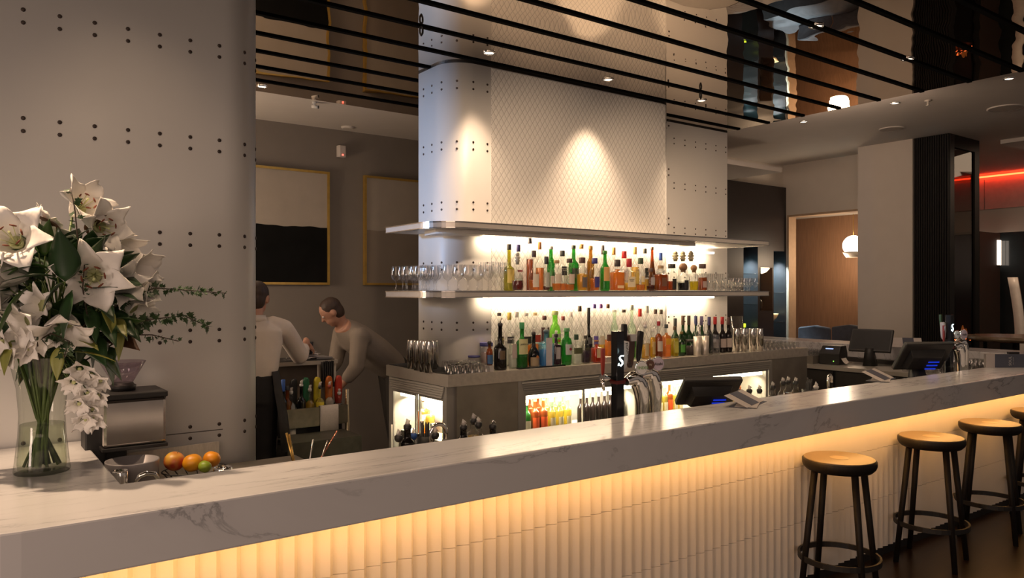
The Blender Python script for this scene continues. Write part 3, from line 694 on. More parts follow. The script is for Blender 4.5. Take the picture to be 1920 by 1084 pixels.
def bottle(name, label, X, Y, z, h, r, kind='spirit', g='clear', liq=None, lev=.7, cap=(.02,.02,.02), caph=.10, lab=None, labz=(.18,.48), labw=1.2, group=None, txt=None, txtc=(.05,.05,.05), txs=None, rz=None, cat='bottle', capr=1.0, seal=None, stopper=None, pourer=False):
    t = thing(name, label, cat, (X, Y, z), (-math.atan2(X, Y)*.30 if rz is None else rz), group)
    b, s, n = KINDS[kind]; H_ = h*(1-caph*.6) if not pourer else h*.86
    sq = (r*.55, 6) if kind == 'square' else None
    rn = r*n
    if kind == 'square': rb = r
    prof = [(r*.80, 0), (r*.97, .004), (r, .012)]
    if kind in ('bulb', 'flask', 'round'):
        prof = [(r*.70, 0), (r*.85, .006)]
        for k in range(1, 7):
            f = k/6; prof.append((r*(.85+.15*math.sin(f*math.pi*.5)) if kind != 'flask' else r*(.9+.1*math.sin(f*math.pi*.8)), H_*b*f*.98+.006))
    else: prof.append((r, H_*b))
    r0, z0_ = prof[-1]
    for k in range(1, 8):
        f = k/7; e = .5-.5*math.cos(f*math.pi) if kind not in ('bulb','flask','round') else 1-math.sqrt(max(0,1-f*f))*1.0 if kind == 'round' else (1-math.cos(f*math.pi*.5))
        prof.append((r0+(rn-r0)*e, z0_+(H_*s-z0_)*f))
    prof.append((rn*.92, H_*.97)); prof.append((rn*1.08, H_*.975)); prof.append((rn*1.08, H_))
    gm = gmat(g, *GLASS[g])
    MB().lathe(prof, 24, sq=sq).build('glass_body', gm, t)
    if liq:
        top = H_*lev; lp = [(max(.004, p[0]*.90), max(p[1], .006)) for p in prof if p[1] < top]; 
        # radius at the liquid line
        rl = r
        for (a, za), (c_, zc) in zip(prof, prof[1:]):
            if za <= top <= zc and zc > za: rl = a+(c_-a)*(top-za)/(zc-za)
        lp.append((rl*.90, top))
        MB().lathe(lp, 24, sq=(r*.5, 6) if kind == 'square' else None).build('liquid', lmat(liq, LIQ[liq]), t)
    if cap:
        cr = rn*1.22*capr; ch = h*caph
        if stopper == 'ball':
            MB().ball((0,0,H_+rn*.9), rn*1.5, 14).lathe([(rn*.9,-.02),(rn*.9,.004)], 12, (0,0,H_)).build('stopper', cmat(cap), t)
        elif stopper == 'crown':
            m = MB().lathe([(rn*.8,-.015),(rn*1.0,.002),(rn*1.5,.010),(rn*.9,.02),(rn*1.7,.032),(rn*.8,.045)], 14, (0,0,H_)); m.ball((0,0,H_+.055), rn*1.15, 12); m.build('stopper', cmat(cap, .25), t)
        elif pourer:
            MB().lathe([(rn*.7,-.012),(rn*1.15,0),(rn*1.15,.012),(rn*.6,.018)], 12, (0,0,H_)).build('pourer_collar', cmat(cap), t)
            MB().tube([(0,0,H_+.015),(.002,0,H_+.035),(.012,-.004,H_+h*.14)], [.005,.005,.0035] if pourer == 1 else [.011,.0095,.003], 8).build('pour_spout', M_CHROME if pourer == 1 else gmat('white spout', (.92,.88,.86), .6), t)
        else:
            MB().lathe([(cr*.98, h-ch),(cr, h-ch+.002),(cr, h-.002),(cr*.93, h)], 16).build('cap', cmat(cap), t)
    def patch(zz0, zz1, half, col, rr, nm='paper_label', off=0):
        vs = []; fs = []; N = 10
        for k in range(N+1):
            a = -math.pi/2+off-half+2*half*k/N
            if kind == 'square':
                ca, sa = math.cos(a), math.sin(a); q = rr*(abs(ca)**6+abs(sa)**6)**(-1/6)
            else: q = rr
            vs += [(q*math.cos(a), q*math.sin(a), zz0), (q*math.cos(a), q*math.sin(a), zz1)]
        for k in range(N): fs.append((2*k, 2*k+2, 2*k+3, 2*k+1))
        return MB().add(vs, fs, True).build(nm, cmat(col), t)
    if lab:
        lo = patch(H_*labz[0], H_*labz[1], labw/2, lab, r+.0012)
        if txt:
            sz = txs or r*.52
            text('lettering', txt, sz, (0, -r*(1.0)-.0026, H_*(labz[0]*.35+labz[1]*.65)), (math.pi/2, 0, 0), cmat(txtc), lo)
    if seal:
        sr = r*.26; MB().lathe([(sr*.6,0),(sr,.002),(sr,.003)], 12).xf(Matrix.Translation((r*.25, -r*.98, H_*b*.92)) @ Matrix.Rotation(math.radians(80), 4, 'X')).build('seal', cmat(seal), t)
    return t
def row(Y, z, specs, zfix=None):
    for s in specs:
        px, ytop, wpx = s[0], s[1], s[2]; kw = dict(s[4])
        X = xat(px, Y); k = pxm(px, Y); h = zat(px, ytop, Y)-z
        bottle('bottle', s[3], X, Y, z, h, wpx*k/2*.97, **kw)
Z1 = 1.6515
D = dict
CR = (.70,.62,.50)
row(4.262, Z1, [
 (970.4, 487, 23, 'teardrop decanter half full of dark cherry spirit, first in the upper front row', D(kind='flask', liq='cherry', lev=.36, cap=(.35,.32,.25), stopper='crown', caph=.14)),
 (1001, 470, 22, 'round shouldered bottle with tall dark brown cap and cream label, amber spirit', D(kind='bulb', liq='orange', lev=.30, cap=(.06,.03,.02), caph=.16, lab=CR, labz=(.10,.46))),
 (1024.5, 481, 14, 'slim clear bottle with long black cap and grey label with a black oval', D(kind='slim', liq='dark', lev=.16, cap=(.015,.015,.01), caph=.22, lab=(.42,.42,.36), labz=(.12,.62))),
 (1043.6, 488, 20, 'onion shouldered malt bottle with cork top and navy collar', D(kind='round', liq='amber', lev=.26, cap=(.42,.25,.12), caph=.10, lab=CR, labz=(.26,.58))),
 (1068, 485, 21, 'onion shouldered malt bottle with dark cap and pink cream label', D(kind='round', liq='orange', lev=.22, cap=(.05,.02,.015), caph=.13, lab=(.72,.58,.48), labz=(.24,.56))),
 (1091.5, 483, 23, 'round bottle of pale golden spirit with a dark grey emblem label', D(kind='round', liq='gold', lev=.55, cap=(.06,.02,.02), caph=.17, lab=(.14,.12,.12), labz=(.12,.46), labw=.9)),
 (1115, 484, 21, 'round bottle with royal blue cap and blue emblem label', D(kind='round', liq='orange', lev=.42, cap=(.03,.03,.20), caph=.17, lab=(.06,.05,.22), labz=(.12,.48), labw=1.0)),
 (1134.3, 470, 18.5, 'slender green whiskey bottle with a peach label', D(kind='wine', g='green', cap=(.03,.20,.03), caph=.08, lab=(.72,.40,.14), labz=(.26,.62), labw=1.5)),
 (1157.5, 487, 25.5, 'broad square bottle brim full of amber bourbon with a small cream label', D(kind='square', liq='orange', lev=.80, cap=(.03,.02,.02), caph=.22, lab=(.85,.66,.38), labz=(.10,.20), labw=1.0)),
 (1179.5, 485, 20, 'squat bottle with dripping red wax top and cream label', D(kind='square', liq='gold', lev=.30, cap=(.40,.01,.02), caph=.26, capr=1.15, lab=(.80,.70,.48), labz=(.14,.52), txt='MAKERS\nMARK', txs=.012, labw=1.4)),
 (1201, 484, 19, 'round clear bottle with deep green cap and thin gold remains', D(kind='round', liq='amber', lev=.22, cap=(.03,.06,.03), caph=.18, lab=(.75,.66,.45), labz=(.30,.50), labw=.8)),
 (1220, 503, 18, 'clear bottle with a silver shield label and dark spirit below', D(kind='round', liq='dark', lev=.24, cap=(.10,.06,.05), caph=.15, lab=(.45,.42,.42), labz=(.30,.66), labw=.9)),
 (1239, 498, 24.5, 'square shouldered decanter of dark amber rum with cork stopper', D(kind='square', liq='brown', lev=.72, cap=(.30,.19,.10), caph=.12, lab=(.20,.10,.06), labz=(.20,.56), labw=.8)),
 (1259.5, 495, 20, 'round bottle with wide black cap and small black arch label', D(kind='round', liq='brown', lev=.40, cap=(.02,.015,.015), caph=.16, capr=1.3, lab=(.03,.03,.025), labz=(.06,.50), labw=.9)),
 (1281, 503, 24, 'round bottle of near black liqueur with brown ball cork', D(kind='round', liq='navy', lev=.38, cap=(.25,.13,.07), stopper='ball', caph=.10, lab=(.02,.02,.025), labz=(.06,.50), labw=.8)),
 (1301, 504, 19, 'short bottle of bright yellow spirit with brown ball cork', D(kind='round', liq='yellow', lev=.46, cap=(.32,.17,.08), stopper='ball', caph=.10)),
 (1317, 495, 15.5, 'rectangular red brown bottle with very wide brown cap, last in the upper front row', D(kind='square', liq='brown', lev=.55, cap=(.06,.03,.025), caph=.17, capr=1.9, lab=(.45,.36,.32), labz=(.14,.40), labw=1.0)),
])
row(4.375, Z1, [
 (954.5, 458, 21, 'tall yellow green liqueur bottle with black cap and yellow label, upper back row', D(kind='tallneck', g='olive', cap=(.04,.035,.03), caph=.12, lab=(.75,.58,.16), labz=(.18,.50), labw=1.5)),
 (972, 459, 18, 'tall clear bottle with navy cap and red ribbon, upper back row', D(liq='water', lev=.3, cap=(.05,.04,.16), caph=.15, lab=(.30,.08,.08), labz=(.45,.50))),
 (993.4, 447, 14, 'tallest bottle of the upper shelf, slim with grey cap and red brown spirit', D(kind='slim', liq='brown', lev=.64, cap=(.10,.09,.10), caph=.10)),
 (1012, 454, 17, 'tall bottle with long orange cap and orange spirit', D(liq='orange', lev=.52, cap=(.75,.32,.10), caph=.15)),
 (1033, 462, 15, 'bright green ribbed bottle with a clear stopper', D(kind='slim', g='green', cap=(.75,.75,.72), caph=.07, lab=(.80,.72,.68), labz=(.10,.35))),
 (1054.5, 470, 19, 'clear bottle with black cap and bold black label, upper back row', D(liq='orange', lev=.2, cap=(.02,.02,.02), caph=.14, capr=1.15, lab=(.02,.02,.02), labz=(.42,.66), txt='BLACK\nPARK', txtc=(.8,.75,.7), txs=.014)),
 (1075.6, 460, 20, 'emerald green bottle with dark cap and dark label, upper back row', D(g='green', cap=(.04,.05,.03), caph=.08, lab=(.05,.08,.05), labz=(.30,.52), labw=1.6)),
 (1090, 458, 14, 'slim clear bottle with orange cork and grey collar', D(kind='slim', liq='gold', lev=.4, cap=(.70,.42,.15), caph=.10)),
 (1107.5, 461, 14, 'olive brown bottle with orange cork, upper back row', D(kind='slim', g='amberg', cap=(.60,.32,.10), caph=.09)),
 (1130.3, 460, 15, 'clear bottle with long charcoal cap hidden behind the green whiskey bottle', D(kind='spirit', liq='water', lev=.5, cap=(.06,.05,.05), caph=.20)),
 (1151, 464, 16, 'clear bottle with orange cap behind the square bourbon', D(liq='gold', lev=.2, cap=(.80,.45,.12), caph=.17)),
 (1170.2, 471, 17, 'clear bottle with broad scarlet cap behind the wax topped one', D(liq='water', lev=.6, cap=(.55,.02,.03), caph=.18, capr=1.3, lab=(.8,.74,.7), labz=(.3,.6))),
 (1190.8, 463, 16, 'clear bottle with flared gold crown stopper and yellow label', D(liq='gold', lev=.6, cap=(.70,.46,.14), caph=.17, lab=(.85,.62,.12), labz=(.18,.50), labw=1.6)),
 (1209.4, 466, 15, 'clear bottle with charcoal cap and square black label', D(liq='gold', lev=.3, cap=(.05,.05,.04), caph=.12, lab=(.03,.03,.025), labz=(.34,.58), txt='S', txtc=(.7,.55,.3))),
 (1222.8, 463, 15.5, 'tall dark brown bottle without a separate cap, upper back row', D(kind='cone', g='brown', liq='dark', lev=.7, cap=(.10,.05,.03), caph=.07)),
 (1238.8, 474, 16, 'clear bottle with bright blue cap, upper back row', D(liq='water', lev=.6, cap=(.04,.10,.42), caph=.20)),
 (1266.4, 479, 19, 'crystal decanter with pineapple crown stopper, left of three', D(kind='round', liq='water', lev=.3, cap=(.42,.36,.22), stopper='crown', caph=.2)),
 (1280.4, 479, 19, 'crystal decanter with pineapple crown stopper, middle of three', D(kind='round', liq='water', lev=.3, cap=(.44,.38,.24), stopper='crown', caph=.2)),
 (1295.5, 479, 19, 'crystal decanter with pineapple crown stopper, right of three', D(kind='round', liq='water', lev=.3, cap=(.42,.36,.24), stopper='crown', caph=.2)),
])
# lower counter: front row, then back rows
ZW = ZB
row(4.19, ZW, [
 (937.9, 596.5, 24.5, 'tall brown black cream liqueur bottle with pour spout and oval crest, first on the counter', D(kind='tallneck', g='black', cap=(.015,.012,.012), pourer=1, lab=(.16,.11,.06), labz=(.24,.44), labw=.9)),
 (978.6, 604.5, 22.5, 'green whiskey bottle with pale yellow label and green cap', D(g='green', liq='greenl', lev=.3, cap=(.05,.30,.10), caph=.14, lab=(.66,.62,.32), labz=(.34,.70), labw=1.9, txt='JAMESON', txs=.0150)),
 (1024, 612, 25.5, 'sky blue gin bottle with white crest label and white spout', D(kind='square', g='blue', liq='bluel', lev=.50, cap=(.10,.14,.16), pourer=2, lab=(.62,.58,.60), labz=(.02,.84), labw=.95, seal=None)),
 (1062.5, 615, 21.5, 'stout green gin bottle with white label and red seal', D(kind='round', g='green', cap=(.10,.28,.12), caph=.10, lab=(.60,.62,.60), labz=(.30,.60), labw=1.3, seal=(.20,.02,.03))),
 (1080.5, 627, 19, 'short clear bottle with dark green cap and dark label on the counter', D(kind='square', liq='water', lev=.5, cap=(.02,.06,.03), caph=.18, lab=(.10,.11,.05), labz=(.40,.62), labw=1.7)),
 (1098, 629, 14, 'small clear bottle with brown label and plum liquid beside the red tap handle', D(kind='square', liq='purple', lev=.5, cap=(.04,.03,.02), caph=.12, lab=(.05,.04,.03), labz=(.50,.60))),
 (1118.5, 638, 20, 'bottle of orange red aperitif with cream label behind the red tap handle', D(kind='square', liq='red', lev=.85, cap=(.3,.12,.03), caph=.06, lab=(.70,.55,.32), labz=(.24,.66), labw=.9)),
 (1210, 603, 15, 'clear bottle with white capped spout behind the brown tap handle', D(liq='gold', lev=.45, cap=(.6,.6,.62), pourer=2, lab=(.55,.45,.25), labz=(.1,.5))),
 (1224, 615, 11, 'slim tan tequila bottle with white top between two tap handles', D(kind='slim', liq='gold', lev=.75, cap=(.75,.72,.68), caph=.12, lab=(.55,.42,.18), labz=(.15,.6), labw=1.2)),
 (1235, 602.5, 15, 'whisky bottle with red cap and white label behind the black tap handle', D(liq='brown', lev=.72, cap=(.32,.02,.03), caph=.12, lab=(.72,.66,.58), labz=(.20,.50), labw=1.7)),
 (1249.3, 608, 16, 'whisky bottle with black cap and glowing orange label', D(kind='square', liq='orange', lev=.80, cap=(.04,.05,.05), caph=.12, lab=(.85,.42,.03), labz=(.42,.62), labw=1.3)),
 (1265, 612, 13, 'yellow spirit bottle with brown cap and black base beside the orange labelled whisky', D(kind='square', liq='yellow', lev=.65, cap=(.12,.06,.03), caph=.12, lab=(.62,.58,.10), labz=(.15,.55))),
])
row(4.225, ZW, [
 (962, 624, 15, 'clear bottle with torn paper label between the brown and the green bottle', D(kind='square', liq='water', lev=.4, cap=(.7,.68,.62), caph=.07, lab=(.55,.45,.42), labz=(.30,.72), labw=1.2)),
 (1000.6, 617, 22, 'black flask shaped liqueur bottle with round seal and beige lower label', D(kind='bulb', g='black', cap=(.02,.015,.01), pourer=2, lab=(.42,.32,.20), labz=(.04,.30), labw=2.0, seal=(.45,.16,.04))),
 (1042.5, 621, 19, 'square dark plum bottle with white diamond label and clear spout', D(kind='square', liq='purple', lev=.93, cap=(.03,.02,.03), pourer=2, lab=(.55,.50,.50), labz=(.22,.62), labw=.9)),
 (1278, 622, 14, 'bottle with vivid green label among the dark vermouth bottles', D(g='dkgreen', cap=(.2,.12,.03), caph=.1, lab=(.10,.36,.06), labz=(.16,.5), labw=1.6)),
])
row(4.30, ZW, [
 (969, 585, 17, 'clear spirit bottle with white cap behind the green whiskey, back row', D(liq='water', lev=.4, cap=(.72,.66,.6), caph=.1)),
 (986.5, 587, 17, 'clear bottle with slanted black band over orange whisky, back row', D(kind='square', liq='orange', lev=.42, cap=(.55,.50,.45), caph=.06, lab=(.05,.05,.04), labz=(.44,.58), labw=1.7)),
 (1003.5, 586, 17, 'clear bottle with slanted red band over orange whisky, back row', D(kind='square', liq='orange', lev=.42, cap=(.75,.55,.28), caph=.06, lab=(.48,.06,.03), labz=(.46,.60), labw=1.7)),
 (1040.8, 583, 22.8, 'large round lime green gin bottle with red seal, back row', D(kind='round', g='lime', cap=(.50,.60,.25), caph=.08, lab=(.50,.56,.40), labz=(.52,.60), labw=2.0, seal=(.35,.08,.03))),
 (1087, 573.6, 17, 'clear bottle with dark cap high behind the green gin', D(liq='water', lev=.4, cap=(.07,.05,.04), caph=.10)),
 (1103.7, 577, 15.5, 'black long necked bottle with bulbous patterned body', D(kind='bulb', g='black', cap=(.012,.012,.012), caph=.30, lab=(.10,.10,.10), labz=(.40,.55))),
 (1115, 570, 15, 'clear bottle with violet blue cap, first of three alike', D(kind='tallneck', liq='water', lev=.4, cap=(.12,.08,.38), caph=.08, lab=(.16,.12,.45), labz=(.30,.46), labw=1.4)),
 (1127, 570, 15, 'clear bottle with lilac cap, second of three alike', D(kind='tallneck', liq='gold', lev=.3, cap=(.28,.10,.38), caph=.08, lab=(.70,.62,.45), labz=(.30,.46), labw=1.4)),
 (1140, 570, 16, 'clear bottle with bronze cap and brown label, third of three alike', D(kind='tallneck', liq='orange', lev=.38, cap=(.20,.09,.03), caph=.08, lab=(.10,.04,.025), labz=(.36,.48), labw=1.5)),
 (1152, 581, 14, 'pale green clear bottle beside the bronze capped one', D(kind='slim', g='pale', liq='greenl', lev=.35, cap=(.7,.7,.62), caph=.05)),
 (1169.7, 580.5, 17, 'clear vodka bottle with short black cap above the taps', D(liq='water', lev=.5, cap=(.06,.04,.03), caph=.06, lab=(.75,.72,.68), labz=(.24,.60))),
 (1184.5, 572, 17, 'pale green tinted bottle with frosted top over dark green label', D(g='pale', liq='greenl', lev=.3, cap=(.62,.65,.55), caph=.10, lab=(.03,.16,.04), labz=(.22,.40), labw=1.8)),
 (1200, 579, 16, 'clear bottle with scarlet cap high above the taps', D(liq='water', lev=.4, cap=(.62,.03,.02), caph=.16)),
 (1213, 573.5, 16, 'clear bottle with frosted grey cap above the brown tap handle', D(liq='amber', lev=.28, cap=(.55,.55,.50), caph=.14)),
 (1229, 580, 15, 'clear bottle with brown cap, left of two near the panel edge', D(liq='brown', lev=.4, cap=(.07,.04,.03), caph=.10)),
 (1239.5, 580.5, 15, 'clear bottle with brown cap, right of two near the panel edge', D(liq='brown', lev=.3, cap=(.07,.05,.03), caph=.10)),
])
row(4.385, ZW, [
 (936, 586.5, 18, 'clear rum bottle with black cap and yellow black label, far back row', D(liq='water', lev=.5, cap=(.04,.03,.03), caph=.06, lab=(.06,.05,.02), labz=(.42,.58), labw=1.6, txt='BACK', txtc=(.7,.55,.1), txs=.018)),
 (955, 586, 18, 'clear rum bottle with tall gold cap and black white label, far back row', D(liq='water', lev=.5, cap=(.62,.46,.10), caph=.14, lab=(.04,.04,.04), labz=(.46,.60), labw=1.7, txt='CAPN', txtc=(.8,.78,.74), txs=.018)),
 (1020.8, 592, 19, 'clear bottle with dark brown cap and large dark octagon label, back row', D(liq='water', lev=.4, cap=(.07,.02,.02), caph=.09, lab=(.045,.02,.02), labz=(.46,.80), labw=2.2)),
 (1055.8, 593, 16, 'clear bottle with wine red cap beside the lime green gin', D(liq='water', lev=.5, cap=(.16,.02,.02), caph=.09)),
 (1070.3, 585, 16, 'clear bottle with faint red print behind the green gin', D(liq='water', lev=.5, cap=(.75,.68,.64), caph=.1)),
])
# dark vermouth and wine bottles to the right
for i, (px, yt, col, gl, lb) in enumerate((
  (1266, 597, (.03,.03,.03), 'dkgreen', 'dark green bottle with black pourer at the left of the dark bottles'),
  (1280.5, 592, (.10,.05,.03), 'dkgreen', 'dark green wine bottle with brown foil, second of the dark bottles'),
  (1291.5, 592, (.06,.04,.03), 'dkgreen', 'dark green wine bottle with black brown foil, third of the dark bottles'),
  (1304.5, 592.5, (.03,.04,.12), 'dkgreen', 'dark wine bottle with navy and copper foil, fourth of the dark bottles'),
  (1315.5, 593, (.16,.13,.24), 'dkgreen', 'dark wine bottle with lavender foil, fifth of the dark bottles'),
  (1329.5, 594, (.03,.03,.12), 'wine', 'dark wine bottle with deep blue foil, sixth of the dark bottles'))):
    row(4.30+.012*(i % 2), ZW, [(px, yt, 14.5, lb, D(kind='wine', g=gl, cap=col, caph=.24, capr=.95, lab=(.30,.20,.05) if i in (3,) else None, labz=(.2,.45)))])
row(4.25, ZW, [
 (1340.7, 594, 15, 'red wine bottle with scarlet foil and white label, left of two', D(kind='wine', g='wine', cap=(.50,.015,.015), caph=.21, capr=.98, lab=(.60,.50,.46), labz=(.16,.44), labw=2.0)),
 (1354.3, 594, 15, 'red wine bottle with scarlet foil and white label, right of two', D(kind='wine', g='wine', cap=(.46,.015,.015), caph=.21, capr=.98, lab=(.60,.50,.46), labz=(.16,.44), labw=2.0)),
 (1365.5, 595, 15, 'red wine bottle with dull brown foil and white label beside the shaker tins', D(kind='wine', g='wine', cap=(.10,.05,.045), caph=.22, capr=.98, lab=(.62,.53,.48), labz=(.16,.46), labw=2.0)),
])
# bitters dropper on a white box, trays, jars
p = aty(916, 692, 4.14); o = MB().box(-.026,.026,-.022,.022,0,.042).build('small_box', mat('white card', (.62,.58,.54), .6), None, (p.x, 4.14, ZW), bevel=.003); tag(o, 'small white box under the bitters bottle', 'box')
bottle('bitters_bottle', 'little bitters bottle with black knob standing on the small white box', p.x+.008, 4.14, ZW+.043, .155, .022, kind='round', g='brown', liq='amber', lev=.6, cap=(.015,.012,.012), caph=.2, stopper='ball', lab=(.06,.16,.34), labz=(.05,.5), labw=2.2)
o = MB().box(xat(968,4.16), xat(1055,4.16), 4.125, 4.16, ZW, ZW+.010).build('tray', M_BLACKG, bevel=.002); tag(o, 'low black tray edge before the counter bottles', 'tray')
def jar(px, Y, r, h, lidc, label, fill=None):
    t = thing('jar', label, 'jar', (xat(px, Y), Y, ZW))
    MB().lathe([(r*.9,0),(r,.006),(r,h*.86),(r*.9,h*.92)], 20, cap1=False).build('glass_body', M_CLEAR, t)
    if lidc: MB().lathe([(r*1.02,h*.86),(r*1.02,h)], 20).build('lid', cmat(lidc), t)
    if fill: MB().lathe([(r*.85,.004),(r*.85,h*.6)], 16).build('contents', cmat(fill, .7), t)
    return t
jar(912, 4.40, .046, .170, (.06,.06,.22), 'clip jar with dark blue lid against the pillar', (.45,.36,.33))
jar(889, 4.40, .042, .085, (.07,.07,.24), 'low jar with blue lid beside the small glasses')
jar(864, 4.43, .040, .065, None, 'low glass bowl of green and yellow garnish near the shaker tins', (.35,.34,.10))
# shaker tins
M_TIN = mat('polished tin', (.74,.71,.68), .13, metal=1, vary=.03)
def tins(px, Y, top, label, group):
    X = xat(px, Y); h = zat(px, top, Y)-ZW; t = thing('shaker_tin', label, 'shaker', (X, Y, ZW), 0, group); r = .032
    MB().lathe([(r*.80,.0),(r*.98,h*.40),(r*1.0,h*.42)], 24, cap1=False).build('lower_tin', M_TIN, t)
    MB().lathe([(r*1.02,h*.36),(r*1.04,h*.365),(r*.86,h*.97),(r*.82,h)], 24).build('upper_tin', M_TIN, t)
for i, (px, Y, top) in enumerate(((771,4.62,637),(783,4.50,638),(794,4.40,638.5),(804,4.33,639),(788,4.72,637),(800,4.60,638),(812,4.46,638.5),(815,4.56,638))):
    tins(px, Y, top, 'pair of upturned shaker tins standing together at the left counter end', 'shaker tins at the left counter end')
for i, (px, Y) in enumerate(((1380.5,4.24),(1394,4.20),(1410.5,4.18),(1425,4.16),(1399,4.38),(1415,4.36))):
    tins(px, Y, 615.5, 'pair of upturned shaker tins in the row right of the wine bottles', 'shaker tins right of the wine')
# mixing cups, bar spoons and mixing glass
for px, nm in ((1307.5, 'small steel cup with bar spoons, left of two on the counter'), (1322, 'small steel cup with bar spoons, right of two on the counter')):
    X = xat(px, 4.15); t = thing('steel_cup', nm, 'cup', (X, 4.15, ZW))
    MB().lathe([(.030,0),(.031,.002),(.033,.158),(.031,.158),(.029,.004)], 20, cap1=False).build('cup', M_STEEL, t)
rr = random.Random(9)
for k in range(9):
    px = 1307.5 if k < 5 else 1322; X = xat(px, 4.15); a = rr.uniform(-.09,.07); L = rr.uniform(.235,.29)
    bx = X+rr.uniform(-.012,.012); pts = [(bx, 4.15, ZW+.008), (bx+a*.6, 4.155, ZW+L*.6), (bx+a, 4.16, ZW+L)]
    o = MB().tube(pts, [.002,.002,.0025], 6).ball(pts[-1], .006, 8).build('bar_spoon', M_CHROME); tag(o, 'thin twisted bar spoon standing in the small steel cups', 'spoon', 'bar spoons in the steel cups')
t = thing('mixing_glass', 'cut glass mixing glass in front of the wine bottles', 'glass', (xat(1340,4.15), 4.15, ZW))
MB().lathe([(.038,0),(.044,.004),(.044,.165),(.041,.165),(.039,.012)], 10, cap1=False, smooth=False).build('glass_body', glass('cut glass', (.9,.9,.9), base=.18), t)
jar(1296, 4.22, .045, .13, (.04,.03,.03), 'dark jar among the vermouth bottles', (.05,.03,.025))
# bar caddy, papers near the tap
m = MB(); x = xat(1140, 4.17)
for k in range(5): m.box(x-.05, x+.05, 4.13, 4.24, ZW+.001+.008*k, ZW+.007+.008*k)
o = m.build('napkin_stack', mat('paper napkins', (.60,.52,.46), .8)); tag(o, 'stack of paper napkins on the back counter behind the tap tower', 'napkins')
# ------------------------------------------------------------------ glassware (one mesh of each kind, copied)
def single(name, mb, mt): o = mb.build(name, mt); return o
FIRST = {}
def put(kind, x, y, z, label, group, cat='glass', s=1.0, rz=0, sz=None):
    name, mb, mt = PROTO[kind]
    if kind not in FIRST: o = mb().build(name, mt); FIRST[kind] = o.data
    else: o = bpy.data.objects.new(name, FIRST[kind]); COL.objects.link(o)
    o.location = (x, y, z); o.rotation_euler = (0,0,rz); o.scale = (s, s, sz or s); tag(o, label, cat, group); return o
M_GLW = glass('wine glass crystal', (.95,.95,.95), rough=.04, base=.10)
PROTO = {
 'wine': ('wine_glass', lambda: MB().lathe([(.034,0),(.034,.002),(.006,.006),(.0038,.02),(.0038,.062),(.008,.070),(.026,.082),(.036,.105),(.036,.125),(.029,.175)], 20, cap1=False), M_GLW),
 'flute': ('champagne_flute', lambda: MB().lathe([(.030,0),(.030,.002),(.005,.006),(.0035,.02),(.0035,.085),(.012,.098),(.023,.125),(.026,.150),(.024,.200)], 18, cap1=False), M_GLW),
 'tumbler': ('tumbler', lambda: MB().lathe([(.030,0),(.033,.003),(.036,.095),(.034,.095),(.031,.012)], 18, cap1=False), M_GLW),
 'pilsner': ('pilsner_glass', lambda: MB().lathe([(.028,0),(.028,.006),(.012,.014),(.018,.04),(.030,.15)], 18, cap1=False), M_GLW),
 'coupe': ('shot_glass', lambda: MB().lathe([(.026,0),(.0255,.003),(.021,.052),(.018,.055)], 14), glass('thick glass', (.92,.92,.92), base=.16)),
 'goblet': ('goblet', lambda: MB().lathe([(.030,0),(.030,.002),(.006,.006),(.005,.03),(.012,.04),(.030,.06),(.034,.085),(.031,.115)], 18, cap1=False), M_GLW),
 'highball': ('highball_glass', lambda: MB().lathe([(.031,0),(.033,.003),(.036,.145),(.034,.145),(.032,.012)], 16, cap1=False), glass('tall glass', (.94,.94,.94), base=.10)),
}
rr = random.Random(5)
LW = 'stemmed wine glass in the cluster at the rounded left end of the lower shelf'
for ix in range(3):
    for iy in range(6): put('wine', 2.545+.078*ix+.008*(iy % 2), 4.86-.083*iy, Z1, LW, 'wine glasses at the left shelf end') if not (ix == 2 and iy > 3) else None
for iy in range(2):
    for ix in range(4): put('wine', 2.66+.078*ix+.03*iy, 4.345-.085*iy, Z1, LW, 'wine glasses at the left shelf end')
for iy in range(2):
    for ix in range(6): put('flute', 2.955+.055*ix+.02*iy-(.0 if ix+iy else .0), 4.375-.075*iy, Z1, 'tall champagne flute between the wine glasses and the first bottles', 'champagne flutes') if 2.955+.055*ix+.02*iy < (3.02 if iy == 1 else 3.20) or ix < 3 else None
for ix in range(4):
    for iy in range(3): put('pilsner', 5.20+.08*ix, 4.26+.085*iy, Z1, 'tall footed glass right of the last bottle on the lower shelf', 'tall footed glasses at the right of the shelf')
for ix in range(5):
    for iy in range(2): put('goblet', 5.53+.078*ix, 4.25+.085*iy, Z1, 'short stemmed glass at the right end of the lower shelf', 'short stemmed glasses at the right shelf end')
for ix in range(4):
    for iy in range(3): put('tumbler', 5.60+.085*ix, 4.45+.09*iy, Z1, 'plain tumbler behind the stemmed glasses at the right shelf end', 'tumblers at the right shelf end')
for ix in range(6):
    for iy in range(6):
        x = 2.555+.054*ix+.012*(iy % 2); y = 4.135+.054*iy
        if (y < 4.24 or x > 2.66) and not (x < 2.64 and y > 4.22): put('coupe', x, y, ZW+.0065 if x < 2.745 and y > 4.155 else ZW+.001, 'upturned small glass in the crowd on the left counter corner', 'small glasses on the left counter corner', rz=rr.uniform(0,6))
for k in range(3): put('tumbler', xat(1380.5,4.42), 4.42, ZW+.16+.03*k, 'clear tumbler nested high above the shaker tins', 'tumblers above the tins') if False else None
t = thing('glass_canister', 'clear glass canister rising behind the first shaker tin on the right', 'glass', (xat(1381,4.42), 4.42, ZW)); MB().lathe([(.05,0),(.052,.004),(.052,.30),(.050,.30)], 18, cap1=False).build('glass_body', M_CLEAR, t)
for ix in range(9):
    for iy in range(6):
        x = 5.83+.062*ix+.015*(iy % 2); y = 4.15+.062*iy
        put('coupe', x, y, ZW, 'upturned small glass in the crowd at the right end of the back counter', 'small glasses at the right counter end', s=1.05, rz=rr.uniform(0,6))
